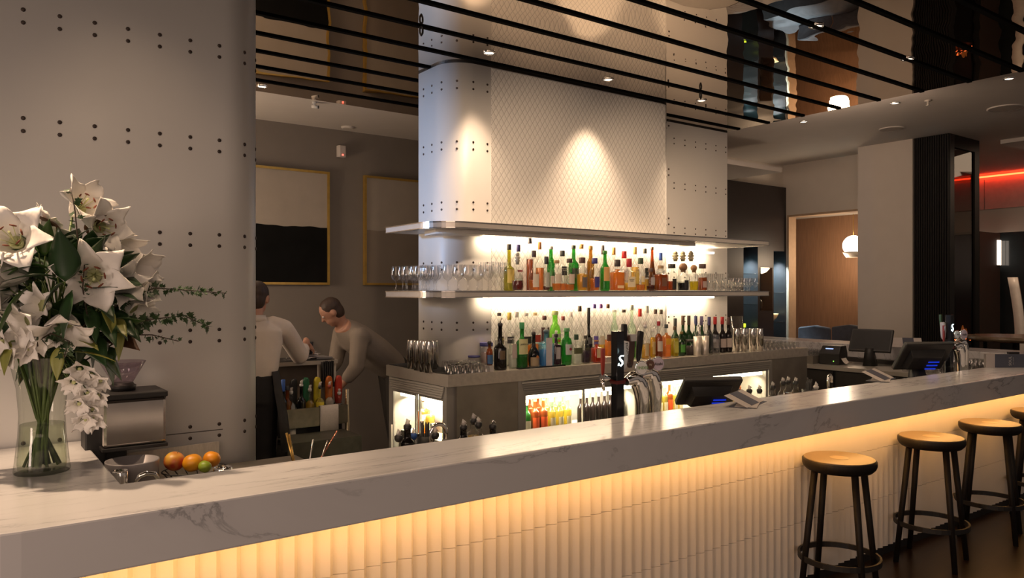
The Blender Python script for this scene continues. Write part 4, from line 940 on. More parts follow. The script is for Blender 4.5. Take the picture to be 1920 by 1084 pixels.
# fridge contents -------------------------------------------------------
def fbottles(fr, wd, z, xs, specs, Yl=.14):
    M_ = fr.matrix_world
    for x, (lb, kw, h, r) in zip(xs, specs):
        p = M_ @ Vector((x, Yl, z)); bottle('bottle', lb, p.x, p.y, p.z, h, r, group='chilled bottles in the bar fridges', rz=0, **kw)
bpy.context.view_layer.update()
wa, wb = fx1-fx0, fx3-fx2
GB = D(kind='wine', g='green', cap=(.70,.62,.35), caph=.24, lab=(.62,.55,.42), labz=(.12,.4), labw=1.8)
OB = D(kind='spirit', g='brown', liq='dark', lev=.5, cap=(.80,.22,.03), caph=.16, lab=(.75,.10,.02), labz=(.1,.45), labw=2.2)
PB = D(kind='wine', g='pale', liq='gold', lev=.6, cap=(.85,.72,.35), caph=.22, lab=(.7,.62,.42), labz=(.12,.4), labw=1.6)
for lev_, n0 in ((.577, 7), (.297, 7)):
  for rowi, Yl in ((0, .13), (1, .22)):
    xs = [.092+.075*k+.02*rowi for k in range(n0)]
    sp = []
    for k in range(n0):
        q = (GB, GB, OB, OB, PB, PB, PB)[k]; nmq = {0:'green bottle with pale foil', 3:'dark bottle with orange cap and red label', 5:'pale bottle with gold foil'}[0 if k < 2 else 3 if k < 4 else 5]
        sp.append((nmq+' inside the fridge nearest the plain steel panel', q, .255 if rowi == 0 else .275, .032))
    if lev_ > .5 or rowi == 0: fbottles(fa, wa, lev_, xs, sp, Yl)
  xs = [.68+.060*k for k in range(8)]
  if lev_ > .5:
    fbottles(fa, wa, lev_, xs, [('black bottle with white cap in the second bay of the first fridge', D(kind='wine', g='wine', cap=(.75,.70,.60), caph=.2), .25, .026)]*8, .14)
  xs = [.085+.060*k for k in range(9)]; fbottles(fb, wb, lev_, xs, [('pale golden bottle in the fridge behind the chrome taps', PB if k % 3 else OB, .27, .029) for k in range(9)], .15)
  xs = [.79+.060*k for k in range(10)]; fbottles(fb, wb, lev_, xs, [('mixed amber or clear bottle in the right half of the right fridge', (PB, OB, D(liq='orange', lev=.8, cap=(.6,.5,.3)), D(liq='water', lev=.8, cap=(.12,.08,.35), lab=(.8,.7,.5)))[k % 4], .265, .029) for k in range(10)], .15)
fbottles(fc, .79, .577, [.30,.38,.60,.68], [('orange brown spirit bottle with white label on the top shelf of the narrow end fridge', D(kind='square', liq='orange', lev=.75, cap=(.25,.15,.08), lab=(.85,.8,.75), labz=(.2,.6), labw=1.6), .25, .042)]+[('pale bottle in the right hand bay of the narrow end fridge', PB, .26, .033)]*3, .12)
# ------------------------------------------------------------------ tap towers
M_SGLOW = emit('lit emblem', (.80,1.0,1.0), 5.0)
def stroke(pts, ws):
    """flat ribbon outline along a 2-D line"""
    L_, R_ = [], []
    n = len(pts)
    for i, (x, y) in enumerate(pts):
        x0, y0 = pts[max(i-1,0)]; x1, y1 = pts[min(i+1,n-1)]; l = math.hypot(x1-x0, y1-y0); nx, ny = -(y1-y0)/l, (x1-x0)/l
        L_.append((x+nx*ws[i]/2, y+ny*ws[i]/2)); R_.append((x-nx*ws[i]/2, y-ny*ws[i]/2))
    return L_, R_
def s_emblem(h):
    pts = [(.34,.40),(.30,.48),(.12,.50),(-.06,.44),(-.16,.30),(-.10,.14),(.06,.02),(.20,-.10),(.24,-.26),(.14,-.40),(-.04,-.46),(-.22,-.42),(-.33,-.28),(-.24,-.22)]
    ws = [.02,.07,.09,.12,.17,.20,.22,.21,.18,.14,.11,.10,.07,.02]
    m = MB(); L_, R_ = stroke([(x*h, y*h) for x, y in pts], [w*h for w in ws])
    for i in range(len(L_)-1):
        q = [L_[i], R_[i], R_[i+1], L_[i+1]]
        vs = [(x, 0, y) for x, y in q]+[(x, -.002, y) for x, y in q]
        m.add(vs, [(0,1,2,3),(7,6,5,4),(0,4,5,1),(1,5,6,2),(2,6,7,3),(3,7,4,0)], False)
    for (a, b, c) in (((.34,.40),(.42,.54),(.24,.47)), ((-.33,-.28),(-.42,-.48),(-.24,-.40)), ((.06,-.44),(.02,-.60),(-.06,-.42))):
        q = [(x*h, y*h) for x, y in (a, b, c)]; vs = [(x,0,y) for x, y in q]+[(x,-.002,y) for x, y in q]; m.add(vs, [(0,1,2),(5,4,3),(0,3,4,1),(1,4,5,2),(2,5,3,0)], False)
    return m
M_RED = mat('red plastic handle', (.30,.028,.015), .4); M_BRN = mat('brown handle', (.10,.05,.04), .45); M_HWH = mat('white handle', (.62,.58,.56), .4)
M_BADGE = mat('pale badge face', (.80,.77,.75), .35); M_LILAC = mat('lilac badge face', (.60,.50,.58), .35)
def swan(t, x, y, zb, h, w, r0=0, blue=False):
    """broad chrome swan-neck tap column, seen edge on: arches up from the right and comes down to the left"""
    prof = []
    N = 16
    for k in range(N+1):
        a = math.pi*(k/N)*.62
        prof.append((x+.060-.115*math.sin(a*.9)*1.0, zb+h*(.0+1.0*math.sin(min(math.pi/2, a))), k/N))
    pts = [Vector((x+.030, y, zb)), Vector((x+.036, y, zb+h*.35)), Vector((x+.038, y, zb+h*.65)), Vector((x+.022, y, zb+h*.88)), Vector((x-.012, y, zb+h*1.0)), Vector((x-.050, y-.004, zb+h*1.0)), Vector((x-.085, y-.008, zb+h*.97))]
    # smooth
    sp = []
    for i in range(len(pts)-1):
        p0, p1, p2, p3 = pts[max(i-1,0)], pts[i], pts[i+1], pts[min(i+2,len(pts)-1)]
        for k in range(5):
            u = k/5; sp.append(.5*((2*p1)+(p2-p0)*u+(2*p0-5*p1+4*p2-p3)*u*u+(3*p1-p0-3*p2+p3)*u**3))
    sp.append(pts[-1])
    rad = [w*(.42+.58*min(1, (k/len(sp))*2.2))*(1 if k < len(sp)*.62 else 1-.55*(k-len(sp)*.62)/(len(sp)*.38)) for k in range(len(sp))]
    o = MB().tube(sp, rad, 16).build('swan_neck', M_CHROME, t)
    return o, pts[-1]
def badge(t, p, r, face, txt, tc, ring=M_CHROME):
    o = MB().lathe([(r,-.006),(r*1.08,0),(r*1.0,.006)], 28).xf(Matrix.Translation(p) @ Matrix.Rotation(math.radians(-14), 4, 'Z') @ Matrix.Rotation(math.pi/2, 4, 'X')).build('badge', ring, t)
    MB().lathe([(r*.9,.006),(r*.9,.0085)], 28).xf(Matrix.Translation(p) @ Matrix.Rotation(math.radians(-14), 4, 'Z') @ Matrix.Rotation(math.pi/2, 4, 'X')).build('badge_face', face, o)
    text('lettering', txt, r*.62, (p[0]-.0023, p[1]-.0105, p[2]), (math.pi/2, 0, math.radians(-14)), tc, o, .0004)
    return o
def handle(t, base, top, w, mt, name='tap_handle'):
    b, q = Vector(base), Vector(top); ax = (q-b); L_ = ax.length; ax.normalize(); sx = Vector((1,0,0)); sx = (sx-ax*sx.dot(ax)).normalized(); sy = ax.cross(sx)
    rings = [[b+ax*L_*f+sx*i*w*k/2+sy*j*w*k*.35 for (i, j) in ((-1,-1),(1,-1),(1,1),(-1,1))] for f, k in ((0,.45),(.12,.75),(.5,1.0),(.94,1.05),(1,.95))]
    return MB().loft(rings, True, True, False).build(name, mt, t, bevel=.002)
def tower(label, px, ytop, Y, second=False):
    X = xat(px, Y); zt = zat(px, ytop, Y); zb = .892; w = .025
    t = thing('tap_tower', label, 'beer tap', (X, Y, 0))
    MB().box(-w, w, -.022, .022, zb, zt).build('column', M_BLACKG, t, bevel=.004)
    k = pxm(px, Y)
    m = s_emblem(.050); o = m.build('lit_emblem', M_SGLOW, t, (.0, -.0225, zat(px, 676 if not second else 0, Y) if not second else zt-.100))
    MB().box(-w-.004, w+.004, -.026, .026, zt-.262, zt-.245).build('red_band', mat('dark red band', (.10,.008,.006), .3), t)
    # left spout with red handle
    zs_ = zt-.235
    MB().tube([(-w, .0, zs_), (-.085, -.005, zs_+.004), (-.115, -.01, zs_+.012)], [.014,.017,.019], 14).tube([(-.108,-.01,zs_+.005), (-.112,-.012,zs_-.025), (-.104,-.012,zs_-.052)], [.014,.010,.007], 12).build('spout', M_CHROME, t)
    handle(t, (-.108, -.008, zs_+.02), (-.108, -.008, zs_+.155), .019, M_RED)
    # two chrome swan necks to the right
    (o1, e1) = swan(t, .125, -.01, zb, zt-.245-zb, .042); (o2, e2) = swan(t, .255, .02, zb, zt-.225-zb, .042)
    if not second:
        h1 = handle(t, (.045, .01, zt-.20), (.078, .03, zt-.055), .040, M_HWH)
        text('lettering', 'FOUNDERS', .026, (.0795, .004, zt-.125), (math.radians(90), math.radians(103-180+0), 0), M_BLACK, h1, .0004).rotation_euler = (math.radians(84), math.radians(90-13), math.radians(0))
        handle(t, (.135, .05, zt-.195), (.150, .06, zt-.030), .040, M_BRN)
        MB().box(.135,.170,.035,.082,zt-.058,zt-.022).build('handle_cap', M_HWH, t)
        handle(t, (.175, .03, zt-.165), (.215, .05, zt-.01), .028, M_BLACK)
        handle(t, (.105, .06, zt-.12), (.115, .07, zt+.03), .026, M_BLACK)
        badge(t, (.105, -.06, zt-.185), .034, M_BADGE, 'TINDER', cmat((.18,.34,.10)))
        badge(t, (.180, -.045, zt-.175), .028, mat('brown crest badge', (.14,.07,.05), .4), 'W', cmat((.6,.5,.4)))
        badge(t, (.228, -.055, zt-.172), .036, M_LILAC, 'Asahi', M_BLACK)
    else:
        handle(t, (-.055, .02, zt-.19), (-.035, .03, zt-.06), .040, M_HWH)
        handle(t, (.065, .02, zt-.19), (.105, .05, zt-.01), .026, mat('ochre handle', (.20,.16,.08), .4)); handle(t, (-.02,.05,zt-.12), (-.022,.055,zt-.0), .022, mat('green handle', (.03,.09,.03), .4))
        badge(t, (.120, -.05, zt-.155), .038, M_LILAC, 'Asahi', M_BLACK); badge(t, (.075, -.02, zt-.155), .030, M_BADGE, 'W', M_BLACK)
    lamp('emblem_glow', 'POINT', (X, Y-.06, zt-.10), (0,0,0), .05, (.7,1,1), shadow_soft_size=.02)
    return t
tower('black beer tap tower with a lit S emblem, red handle and chrome taps, nearest one', 1158, 621, 2.76)
tower('black beer tap tower with a lit S emblem at the far end of the bar', 1780, 590, 2.74, True)
# ------------------------------------------------------------------ point of sale screens
M_SCR = mat('dark screen', (.022,.022,.024), .5, spec=.2)
def pos(label, X, Y, zb, rz, tilt, w=.33, h=.24, blue=True, stand=.14):
    t = thing('till_screen', label, 'till', (X, Y, zb), rz)
    R_ = Matrix.Translation((0,0,stand)) @ Matrix.Rotation(tilt, 4, 'X')
    MB().box(-w/2,w/2,-.018,.018,0,h).xf(R_).build('screen_housing', M_BLACK, t, bevel=.008)
    m = MB().loft([[(-w*.36,.018,h*.1),(w*.36,.018,h*.1),(w*.36,.018,h*.8),(-w*.36,.018,h*.8)], [(-w*.30,.055,h*.14),(w*.30,.055,h*.14),(w*.30,.055,h*.6),(-w*.30,.055,h*.6)]]).xf(R_); m.build('back_casing', M_BLACK, t, bevel=.004)
    MB().box(-w/2+.018,w/2-.018,-.0195,-.018,.018,h-.018).xf(R_).build('display', M_SCR, t)
    m = MB().loft([[(-.06,-.03,0),(.06,-.03,0),(.06,.09,0),(-.06,.09,0)], [(-.04,-.015,stand+.04),(.04,-.015,stand+.04),(.04,.03,stand+.04),(-.04,.03,stand+.04)]]); m.build('stand', M_BLACK, t)
    if blue:
        m = MB()
        for k in range(3): m.box(-w*.27+.0*k, -w*.05, .056, .060, h*(.16+.13*k), h*(.20+.13*k))
        m.xf(R_).build('vent_light', emit('blue vent light', (.02,.06,.9), .55), t)
    return t
p = aty(1318, 735, 2.90); pos('black till screen seen from behind with blue vents, beside the chrome taps', p.x, 2.90, .892, math.radians(180-28), math.radians(-45), .34, .22, stand=.115)
p = aty(1717, 690, 2.88); pos('black till screen seen from behind with blue vents, before the far tap tower', p.x, 2.88, .89, math.radians(180-28), math.radians(-38), .40, .26, stand=.17)
# far service station along the right leg
XS_ = 7.48
fs = thing('side_station', 'dark service station with metal edged top along the far bar leg', 'counter', (0,0,0))
MB().box(XS_, 8.19, 3.06, 7.0, .815, .855).build('station_top', M_STEEL, fs)
m = MB(); m.box(XS_+.03, 8.19, 3.06, 7.0, .05, .814); m.build('drawer_block', M_BLACK, fs)
for k, (ya, yb2) in enumerate(((3.1,3.75),(3.78,4.45),(4.48,5.1))):
    d = MB().box(XS_+.012, XS_+.029, ya, yb2, .60, .80).build('drawer', mat('charcoal drawer front', (.04,.036,.032), .4), fs); MB().tube([(XS_+.0,(ya+yb2)/2-.01,.70),(XS_+.012,(ya+yb2)/2-.01,.70)], .012, 10).build('lock', M_STEEL, d)
MB().box(8.1895, 8.1995, 2.70, 6.98, .0, .90).build('bar_leg_front', mat('dark bar lining', (.05,.045,.04), .5), fs)
# far till facing the camera, printer, glass racks
p = atx(1630, 664, 7.86); pos('black till screen facing the room on the far service station', 7.86, p.y, .855, -math.pi/2+.25, math.radians(-32), .42, .27, False, .15)
p = atx(1562, 690, 7.75); t = thing('receipt_printer', 'black receipt printer with a curl of white paper beside the far till', 'printer', (7.75, p.y, .855), -math.pi/2+.15)
m = MB().loft([[(-.11,-.11,0),(.11,-.11,0),(.11,.12,0),(-.11,.12,0)], [(-.11,-.11,.12),(.11,-.11,.12),(.11,.12,.12),(-.11,.12,.12)], [(-.10,-.04,.20),(.10,-.04,.20),(.10,.11,.20),(-.10,.11,.20)]]); m.sm = [False]*len(m.sm); m.build('housing', M_BLACK, t, bevel=.008)
MB().box(-.05,.03,-.075,-.05,.165,.175).build('status_light', emit('cool status light', (.45,.6,1), 1.2), t); MB().ball((.05,-.112,.04), .006, 8).build('status_light', emit('green status', (.3,1,.1), 2), t)
vs = []
for k in range(9): u = k/8; vs += [(.11+.10*u, -.06-.05*u, .07-.045*math.sin(u*2.6)-.01*u), (.13+.10*u, .02-.05*u, .075-.045*math.sin(u*2.6)-.01*u)]
MB().add(vs, [(2*k, 2*k+2, 2*k+3, 2*k+1) for k in range(8)], True).build('paper_curl', mat('receipt paper', (.75,.68,.60), .7), t)
M_RACK = mat('grey plastic rack', (.20,.18,.15), .5)
for i, (yy, lb) in enumerate(((5.00, 'grey glass rack full of upturned glasses, nearer one on the far station'), (5.52, 'grey glass rack full of upturned glasses, further one on the far station'))):
    t = thing('glass_rack', lb, 'glass rack', (7.80, yy, .856)); m = MB()
    for (a, b, c_, d_) in ((-.25,.25,-.25,-.238),(-.25,.25,.238,.25),(-.25,-.238,-.238,.238),(.238,.25,-.238,.238)): m.box(a, b, c_, d_, 0, .09)
    m.box(-.238,.238,-.238,.238,0,.01); m.build('basket', M_RACK, t)
    for ix in range(6):
        for iy in range(6): put('goblet', 7.80-.19+.076*ix, yy-.19+.076*iy, .868, 'stemmed glass standing in the grey racks on the far station', 'glasses in the far racks', s=1.08)
for ix in range(5):
    for iy in range(9): put('highball', 7.62+.085*ix, 3.16+.078*iy, .856, 'tall plain glass in the block beside the far till', 'tall glasses beside the far till', s=1.0)
for ix in range(3):
    for iy in range(4): put('coupe', xat(1612,2.80)+.062*ix+.03, 2.72+.062*iy, .891, 'small upturned glass below the folded menu', 'small glasses behind the bar edge', s=1.3)
for ix in range(3):
    for iy in range(2): put('tumbler', xat(1733,2.80)+.08*ix, 2.74+.085*iy, .891, 'small tumbler beside the far tap tower', 'tumblers beside the far tap tower', s=1.25)
# ------------------------------------------------------------------ menus on the bar
M_PAPER = mat('pale menu card', (.55,.50,.47), .7, vary=.03); M_NAVY = mat('slate blue menu card', (.085,.095,.13), .55, vary=.05)
def sheet(c, ax, ay, thick, mt, name, par=None):
    c = Vector(c); ax = Vector(ax); ay = Vector(ay); n = ax.cross(ay).normalized()*thick/2
    return MB().obox(c, ax/2, ay/2, n).build(name, mt, par)
def folded(label, px, py, rz, s=1.0, stack=True):
    p = atz(px, py, ZT); t = thing('folded_menu', label, 'menu', (p.x, p.y, ZT), rz)
    if stack:
        for k, a in enumerate((.0, .2)):
            R_ = Matrix.Rotation(a, 4, 'Z') @ Matrix.Translation((.0,.0,.0015+.003*k)); MB().box(-.15*s,.15*s,-.055*s,.055*s,-.001,.001).xf(R_).build('lower_card', M_NAVY if k == 0 else M_PAPER, t)
    th = math.radians(25); L_ = .21*s
    a = sheet((.0-.02, .015, .006+L_/2*math.sin(th)*.6), (.30*s,0,0), (0,L_*math.cos(th)*.62,L_*math.sin(th)*.6), .0015, M_PAPER, 'raised_leaf', t)
    sheet((.0-.02, .0145, .0075+L_/2*math.sin(th)*.6), (.13*s,0,0), (0,L_*math.cos(th)*.6,L_*math.sin(th)*.58), .0015, M_NAVY, 'dark_cover', a)
    return t
def tent(label, px, py, Y, zb, rz, w=.30, h=.10, spread=.10):
    X = xat(px, Y); t = thing('folded_menu', label, 'menu', (X, Y, zb), rz)
    a = sheet((0,-spread/2,h/2), (w,0,0), (0,spread,h), .0016, M_PAPER, 'front_leaf', t); b = sheet((0,spread/2,h/2), (w,0,0), (0,-spread,h), .0016, M_PAPER, 'rear_leaf', t)
    n = Vector((0,-h,spread)).normalized()*.0017
    sheet(Vector((0.02,-spread/2,h/2))+n, (w*.36,0,0), (0,spread*.98,h*.98), .0008, M_NAVY, 'dark_cover', a)
    return t
folded('pile of folded menus lying open on the marble, nearest the beer taps', 1403, 758, math.radians(20))
folded('folded menu with one raised leaf on the marble near the far till', 1652, 712, math.radians(14), 1.05)
tent('white and slate folded menus stacked on the far bar leg', 1698, 641, atx(1698, 648, 8.4).y, ZT, math.radians(-60), .30, .09, .22)
p = atz(1895, 689, ZT); t = thing('menu_block', 'standing slate blue menu reading SOUL with pale spine at the picture edge', 'menu', (p.x, p.y, ZT), math.radians(-35))
k = pxm(1895, p.y); w = .30
MB().box(-.135,.18,-.016,.016,0,.105).build('cover', M_NAVY, t, bevel=.002); MB().box(-.205,-.135,-.016,.016,0,.108).build('pale_spine', M_PAPER, t, bevel=.002)
text('lettering', 'SOUL', .030, (-.015,-.0168,.052), (math.pi/2, -math.pi/2, 0), cmat((.55,.53,.52)), t); text('lettering', 'BAR + BISTRO', .009, (.010,-.0168,.052), (math.pi/2, -math.pi/2, 0), cmat((.45,.43,.42)), t)
o = MB().box(-.02,.06,-.015,.015,.1055,.122).build('clip', M_BLACK, t)
# ------------------------------------------------------------------ speed rail bottles, straws, faucets peeping over the bar
def rail(px, ytop, lb, Y=2.86, zb=.890, col=(.02,.02,.02), liq='amber', g='clear', r=.030, spout=2, lv=.6):
    X = xat(px, Y); bottle('pourer_bottle', lb, X, Y, zb if True else 0, zat(px, ytop, Y)-zb, r, kind='slim', g=g, liq=liq, lev=lv, cap=col, pourer=spout)
for px, yt, lb, kw in ((869, 793, 'bottle with clear pour spout just over the bar edge, left of the group of three', D(g='black')), (888, 781, 'bottle with clear pour spout, tallest of the group of three at the bar edge', D(liq='gold',Y=2.94)),
                       (897, 788, 'bottle with clear pour spout, right of the group of three at the bar edge', D(liq='red')), (924, 793, 'lone black bottle with thin steel spout at the bar edge', D(g='black', spout=1)),
                       (747, 813, 'bottle with clear spout before the narrow end fridge', D()), (764, 790, 'dark bottle with tall spout before the narrow end fridge', D(g='black')), (775, 811, 'small bottle with blue collar before the end fridge', D(col=(.03,.10,.35),Y=2.94)),
                       (816, 809, 'bottle with clear spout under the chrome swan faucet', D(liq='amber')),
                       (1468, 711, 'bottle with clear pour spout, first of the row by the right fridge', D(liq='gold')), (1478, 710, 'bottle with clear pour spout, second of the row by the right fridge', D(liq='dark',Y=2.94)), (1492, 711, 'bottle with clear pour spout and yellow syrup, third by the right fridge', D(liq='yellow')),
                       (1449, 720, 'short bottle with clear spout beside the right fridge frame', D(liq='water')), (1365, 728, 'clear bottle with black collar before the right fridge, first', D(liq='gold')), (1384, 727, 'clear bottle with black collar before the right fridge, second', D(liq='gold')), (1405, 727, 'clear bottle with black collar before the right fridge, third', D(liq='water')),
                       (1424, 727, 'clear bottle with black collar before the right fridge, fourth', D(liq='water')), (1530, 722, 'small white capped bottle right of the black straws', D(liq='water', col=(.6,.58,.55)))):
    rail(px, yt, lb, **kw)
def straws(px, ytop, Y, lb, n=16):
    X = xat(px, Y); z1 = zat(px, ytop, Y); q = random.Random(int(px))
    t = thing('straw_holder', lb, 'straws', (X, Y, .89)); MB().lathe([(.042,0),(.045,.12),(.043,.12),(.040,.004)], 16, cap1=False).build('cup', M_BLACK, t); m = MB()
    for k in range(n): a = q.uniform(0,6.28); rr_ = q.uniform(0,.034); m.tube([(rr_*math.cos(a), rr_*math.sin(a), .004), (1.15*rr_*math.cos(a), 1.15*rr_*math.sin(a), z1-.89+q.uniform(-.02,.0))], .003, 6)
    tag(m.build('straw_bunch', M_BLACK, t), kind='stuff')
straws(797, 790, 2.96, 'holder of black straws before the narrow end fridge'); straws(1517, 711, 2.86, 'holder of black straws right of the pour spouts')
def faucet(px, ytop, Y, lb, rad=.045):
    X = xat(px, Y); z1 = zat(px, ytop, Y); pts = [(X,Y,.89),(X,Y,z1-rad)]+[(X+rad-rad*math.cos(k*math.pi/10), Y, z1-rad+rad*math.sin(k*math.pi/10)) for k in range(1,11)]+[(X+2*rad, Y, z1-rad-.03)]
    o = MB().tube(pts, .009, 12).lathe([(.022,0),(.022,.012)], 16, (X,Y,.89)).build('faucet', M_CHROME); tag(o, lb, 'tap')
faucet(808, 797, 2.88, 'small chrome swan neck faucet before the narrow end fridge', .038); faucet(1553, 704, 2.86, 'thin chrome faucet behind the bar right of the straws', .020)
# ------------------------------------------------------------------ coffee corner at the left
cl = thing('corner_bench', 'low dark bench top in the corner behind the marble return', 'bench', (0,0,0))
MB().box(.43, 1.30, 3.055, 3.49, .84, .88).build('bench_top', M_STEELP, cl); MB().box(.43, 1.30, 3.08, 3.49, .05, .839).build('body', M_BLACK, cl)
Yg = 3.28; p0 = aty(186, 835, Yg); p1 = aty(303, 728, Yg); kx = p1.x-p0.x
g = thing('coffee_grinder', 'stainless coffee grinder box with black lid and clear hopper', 'grinder', (p0.x, Yg, 0), 0)
z0, z1 = p0.z, p1.z
MB().box(.0, kx, -.09, .12, z0, z1-.022).build('steel_body', mat('polished steel', (.60,.56,.53), .16, metal=1, vary=.05), g, bevel=.012)
MB().box(-.004, kx+.004, -.096, .125, z1-.022, z1).build('top_lid', M_BLACK, g, bevel=.004); MB().box(-.004, kx+.004, -.096, .125, z0-.014, z0).build('lower_edge', M_BLACK, g, bevel=.003)
m = MB(); m.box(-.05,.02,-.02,.10,.882,z0+.10); m.box(-.045,kx*.9,.0,.11,.881,.90); m.box(.02,.10,.02,.09,.90,z0-.014); m.build('base_stand', M_BLACK, g, bevel=.006)
MB().box(kx+.004,kx+.010,-.03,-.01,z1-.06,z1-.03).build('latch', M_BLACK, g)
hx = aty(232, 700, Yg).x-p0.x; zz1 = zat(232, 678, Yg); hz0 = z1
MB().lathe([(.045,.001),(.048,.02),(.040,.024),(.036,.032)], 20, (hx,0.02,hz0)).build('hopper_collar', M_BLACK, g)
MB().lathe([(.036,.032),(.040,.038),(.083,zz1-hz0),(.081,zz1-hz0)], 24, (hx,.02,hz0), cap0=False, cap1=False).build('hopper', glass('smoky lilac plastic', (.66,.58,.64), base=.10, body=.12, bcol=(.5,.42,.48)), g)
p = aty(250, 905, 3.10); t = thing('steel_drum', 'round brushed metal tub behind the marble corner', 'tub', (p.x, 3.12, .881)); zt = zat(250, 862, 3.12)-.881
MB().lathe([(.080,0),(.088,.004),(.092,zt-.004),(.092,zt),(.086,zt),(.082,zt-.035),(.0,zt-.04)], 36, cap1=False).build('tub', mat('grey enamel', (.36,.34,.35), .35, metal=.3, vary=.03), t)
for px, py, r, lb in ((225, 885, .026, 'small ribbed chrome shaker behind the inner marble corner'), (418, 878, .034, 'round chrome cup rim just over the bar edge near the fruit')):
    Y = 2.95; p = aty(px, py, Y); m = MB().lathe([(r*.9,0),(r,.02),(r,p.z-.89),(r*.92,p.z-.885),(r*.88,p.z-.90)], 24, (p.x, Y, .89), cap1=False); o = m.build('chrome_cup', M_CHROME); tag(o, lb, 'cup')
pts = [aty(253, 905, 2.95), aty(262, 893, 2.95), aty(275, 887, 2.95), aty(290, 889, 2.95), aty(296, 897, 2.95)]; o = MB().tube(pts, [.006,.009,.010,.009,.008], 10).build('ladle_handle', M_CHROME); tag(o, 'curved chrome handle lying beside the metal tub', 'ladle')
p0, p1 = aty(192, 872, 3.44), aty(410, 828, 3.44); o = MB().add([], [])
m = MB(); a, b = aty(192, 860, 3.40), aty(411, 828, 3.44); vs = [(a.x,3.40,.88),(b.x,3.44,.88),(b.x,3.44,b.z),(a.x,3.40,b.z)]; m.add(vs+[(x,y+.008,z) for x,y,z in vs], [(0,1,2,3),(7,6,5,4),(0,4,5,1),(1,5,6,2),(2,6,7,3),(3,7,4,0)], False)
o = m.build('splash_panel', M_STEEL); tag(o, 'upright steel splash panel behind the fruit', 'panel')
# fruit basket
Yb = 3.14; p = aty(366, 870, Yb); zb = .881
t = thing('wire_basket', 'black wire basket holding oranges behind the bar edge', 'basket', (p.x, Yb, zb)); m = MB()
for rr_, z in ((.06,.006),(.085,.035),(.115,.072)):
    m.loft([[((rr_*1.0+q*math.cos(b))*math.cos(a)*1.05, (rr_+q*math.cos(b))*math.sin(a)*.8, z+q*math.sin(b)) for b in [2*math.pi*k/6 for k in range(6)]] for q in (.0026,) for a in [2*math.pi*j/32 for j in range(33)]], False, False)
for j in range(16):
    a = 2*math.pi*j/16; m.tube([(.06*math.cos(a)*1.05,.06*math.sin(a)*.8,.006),(.085*math.cos(a+.1)*1.05,.085*math.sin(a+.1)*.8,.035),(.115*math.cos(a+.2)*1.05,.115*math.sin(a+.2)*.8,.072)], .0022, 5)
m.lathe([(.058,.003),(.058,.006)], 24); m.build('wire_frame', M_BLACK, t)
def fruit(px, py, rpx, lb, name, c1, c2, Y):
    m_, nt, N, L = nodes('fruit skin'); pr = N['Principled BSDF']; pr.inputs['Roughness'].default_value = .38
    tc = N.new('ShaderNodeTexCoord'); nz = N.new('ShaderNodeTexNoise'); nz.inputs['Scale'].default_value = 14; L.new(tc.outputs['Object'], nz.inputs['Vector'])
    rp = N.new('ShaderNodeValToRGB'); rp.color_ramp.elements[0].position = .38; rp.color_ramp.elements[1].position = .62; rp.color_ramp.elements[0].color = c1+(1,); rp.color_ramp.elements[1].color = c2+(1,)
    L.new(nz.outputs['Fac'], rp.inputs[0]); L.new(rp.outputs[0], pr.inputs['Base Color'])
    n2 = N.new('ShaderNodeTexNoise'); n2.inputs['Scale'].default_value = 160; b = N.new('ShaderNodeBump'); b.inputs['Strength'].default_value = .15; L.new(n2.outputs['Fac'], b.inputs['Height']); L.new(b.outputs[0], pr.inputs['Normal'])
    p = aty(px, py, Y); r = rpx*pxm(px, Y); o = bpy.data.objects.new(name, None)
    mb = MB(); seg = 20; rings = []
    for i in range(1, 12):
        a = math.pi*i/12; q = r*math.sin(a); z = -r*.94*math.cos(a); z -= .10*r*math.exp(-((q/r)**2)*14)*(1 if z > 0 else -1); rings.append([(q*math.cos(2*math.pi*j/seg), q*math.sin(2*math.pi*j/seg), z) for j in range(seg)])
    mb.loft(rings, True, True); o = mb.build(name, m_, None, (p.x, Y, p.z)); o.rotation_euler = (.3, .2, px)
    MB().tube([(0,0,r*.80),(.001,0,r*.93)], [.003,.0015], 6).build('stalk', cmat((.10,.08,.03)), o); tag(o, lb, 'fruit'); return o
fruit(327, 865, 19, 'red and yellow apple at the left of the wire basket', 'apple', (.62,.36,.05), (.42,.05,.02), 3.17)
fruit(361, 868, 18, 'orange in the middle of the wire basket', 'orange', (.70,.30,.01), (.62,.24,.01), 3.12)
fruit(397, 861, 16, 'orange at the right of the wire basket', 'orange', (.72,.28,.01), (.62,.22,.01), 3.15)
fruit(384, 875, 12, 'green lime between the oranges', 'lime', (.20,.30,.02), (.26,.32,.03), 3.08)
# ------------------------------------------------------------------ flower arrangement on the marble return
M_PETAL = mat('white lily petal', (.88,.84,.79), .55, vary=.04, scale=30); M_PETALG = mat('greenish petal throat', (.55,.58,.28), .55, vary=.08)
M_LEAF = mat('dark glossy leaf', (.022,.055,.018), .32, vary=.35, scale=8, coat=.2); M_LEAF2 = mat('mid green leaf', (.05,.11,.025), .38, vary=.3, scale=10)
M_LEAF3 = mat('yellow green leaf', (.24,.25,.05), .42, vary=.25, scale=10); M_RUST = mat('rust brown leaf underside', (.10,.045,.02), .6, vary=.3); M_STEM = mat('green stem', (.10,.15,.035), .5, vary=.25)
M_TWIG = mat('brown twig', (.05,.03,.02), .7, vary=.2); M_ANTH = mat('rust anther', (.16,.035,.012), .7); M_IVY = mat('ivy leaf', (.035,.075,.025), .45, vary=.4, scale=30)
VY = 2.97; vb = atz(79, 884, ZT); VX = vb.x; VY = vb.y
kv = pxm(79, VY)
vase = thing('flower_vase', 'tall flared clear glass vase filled with stems on the marble corner', 'vase', (VX, VY, ZT))
hv = (884-668)*kv
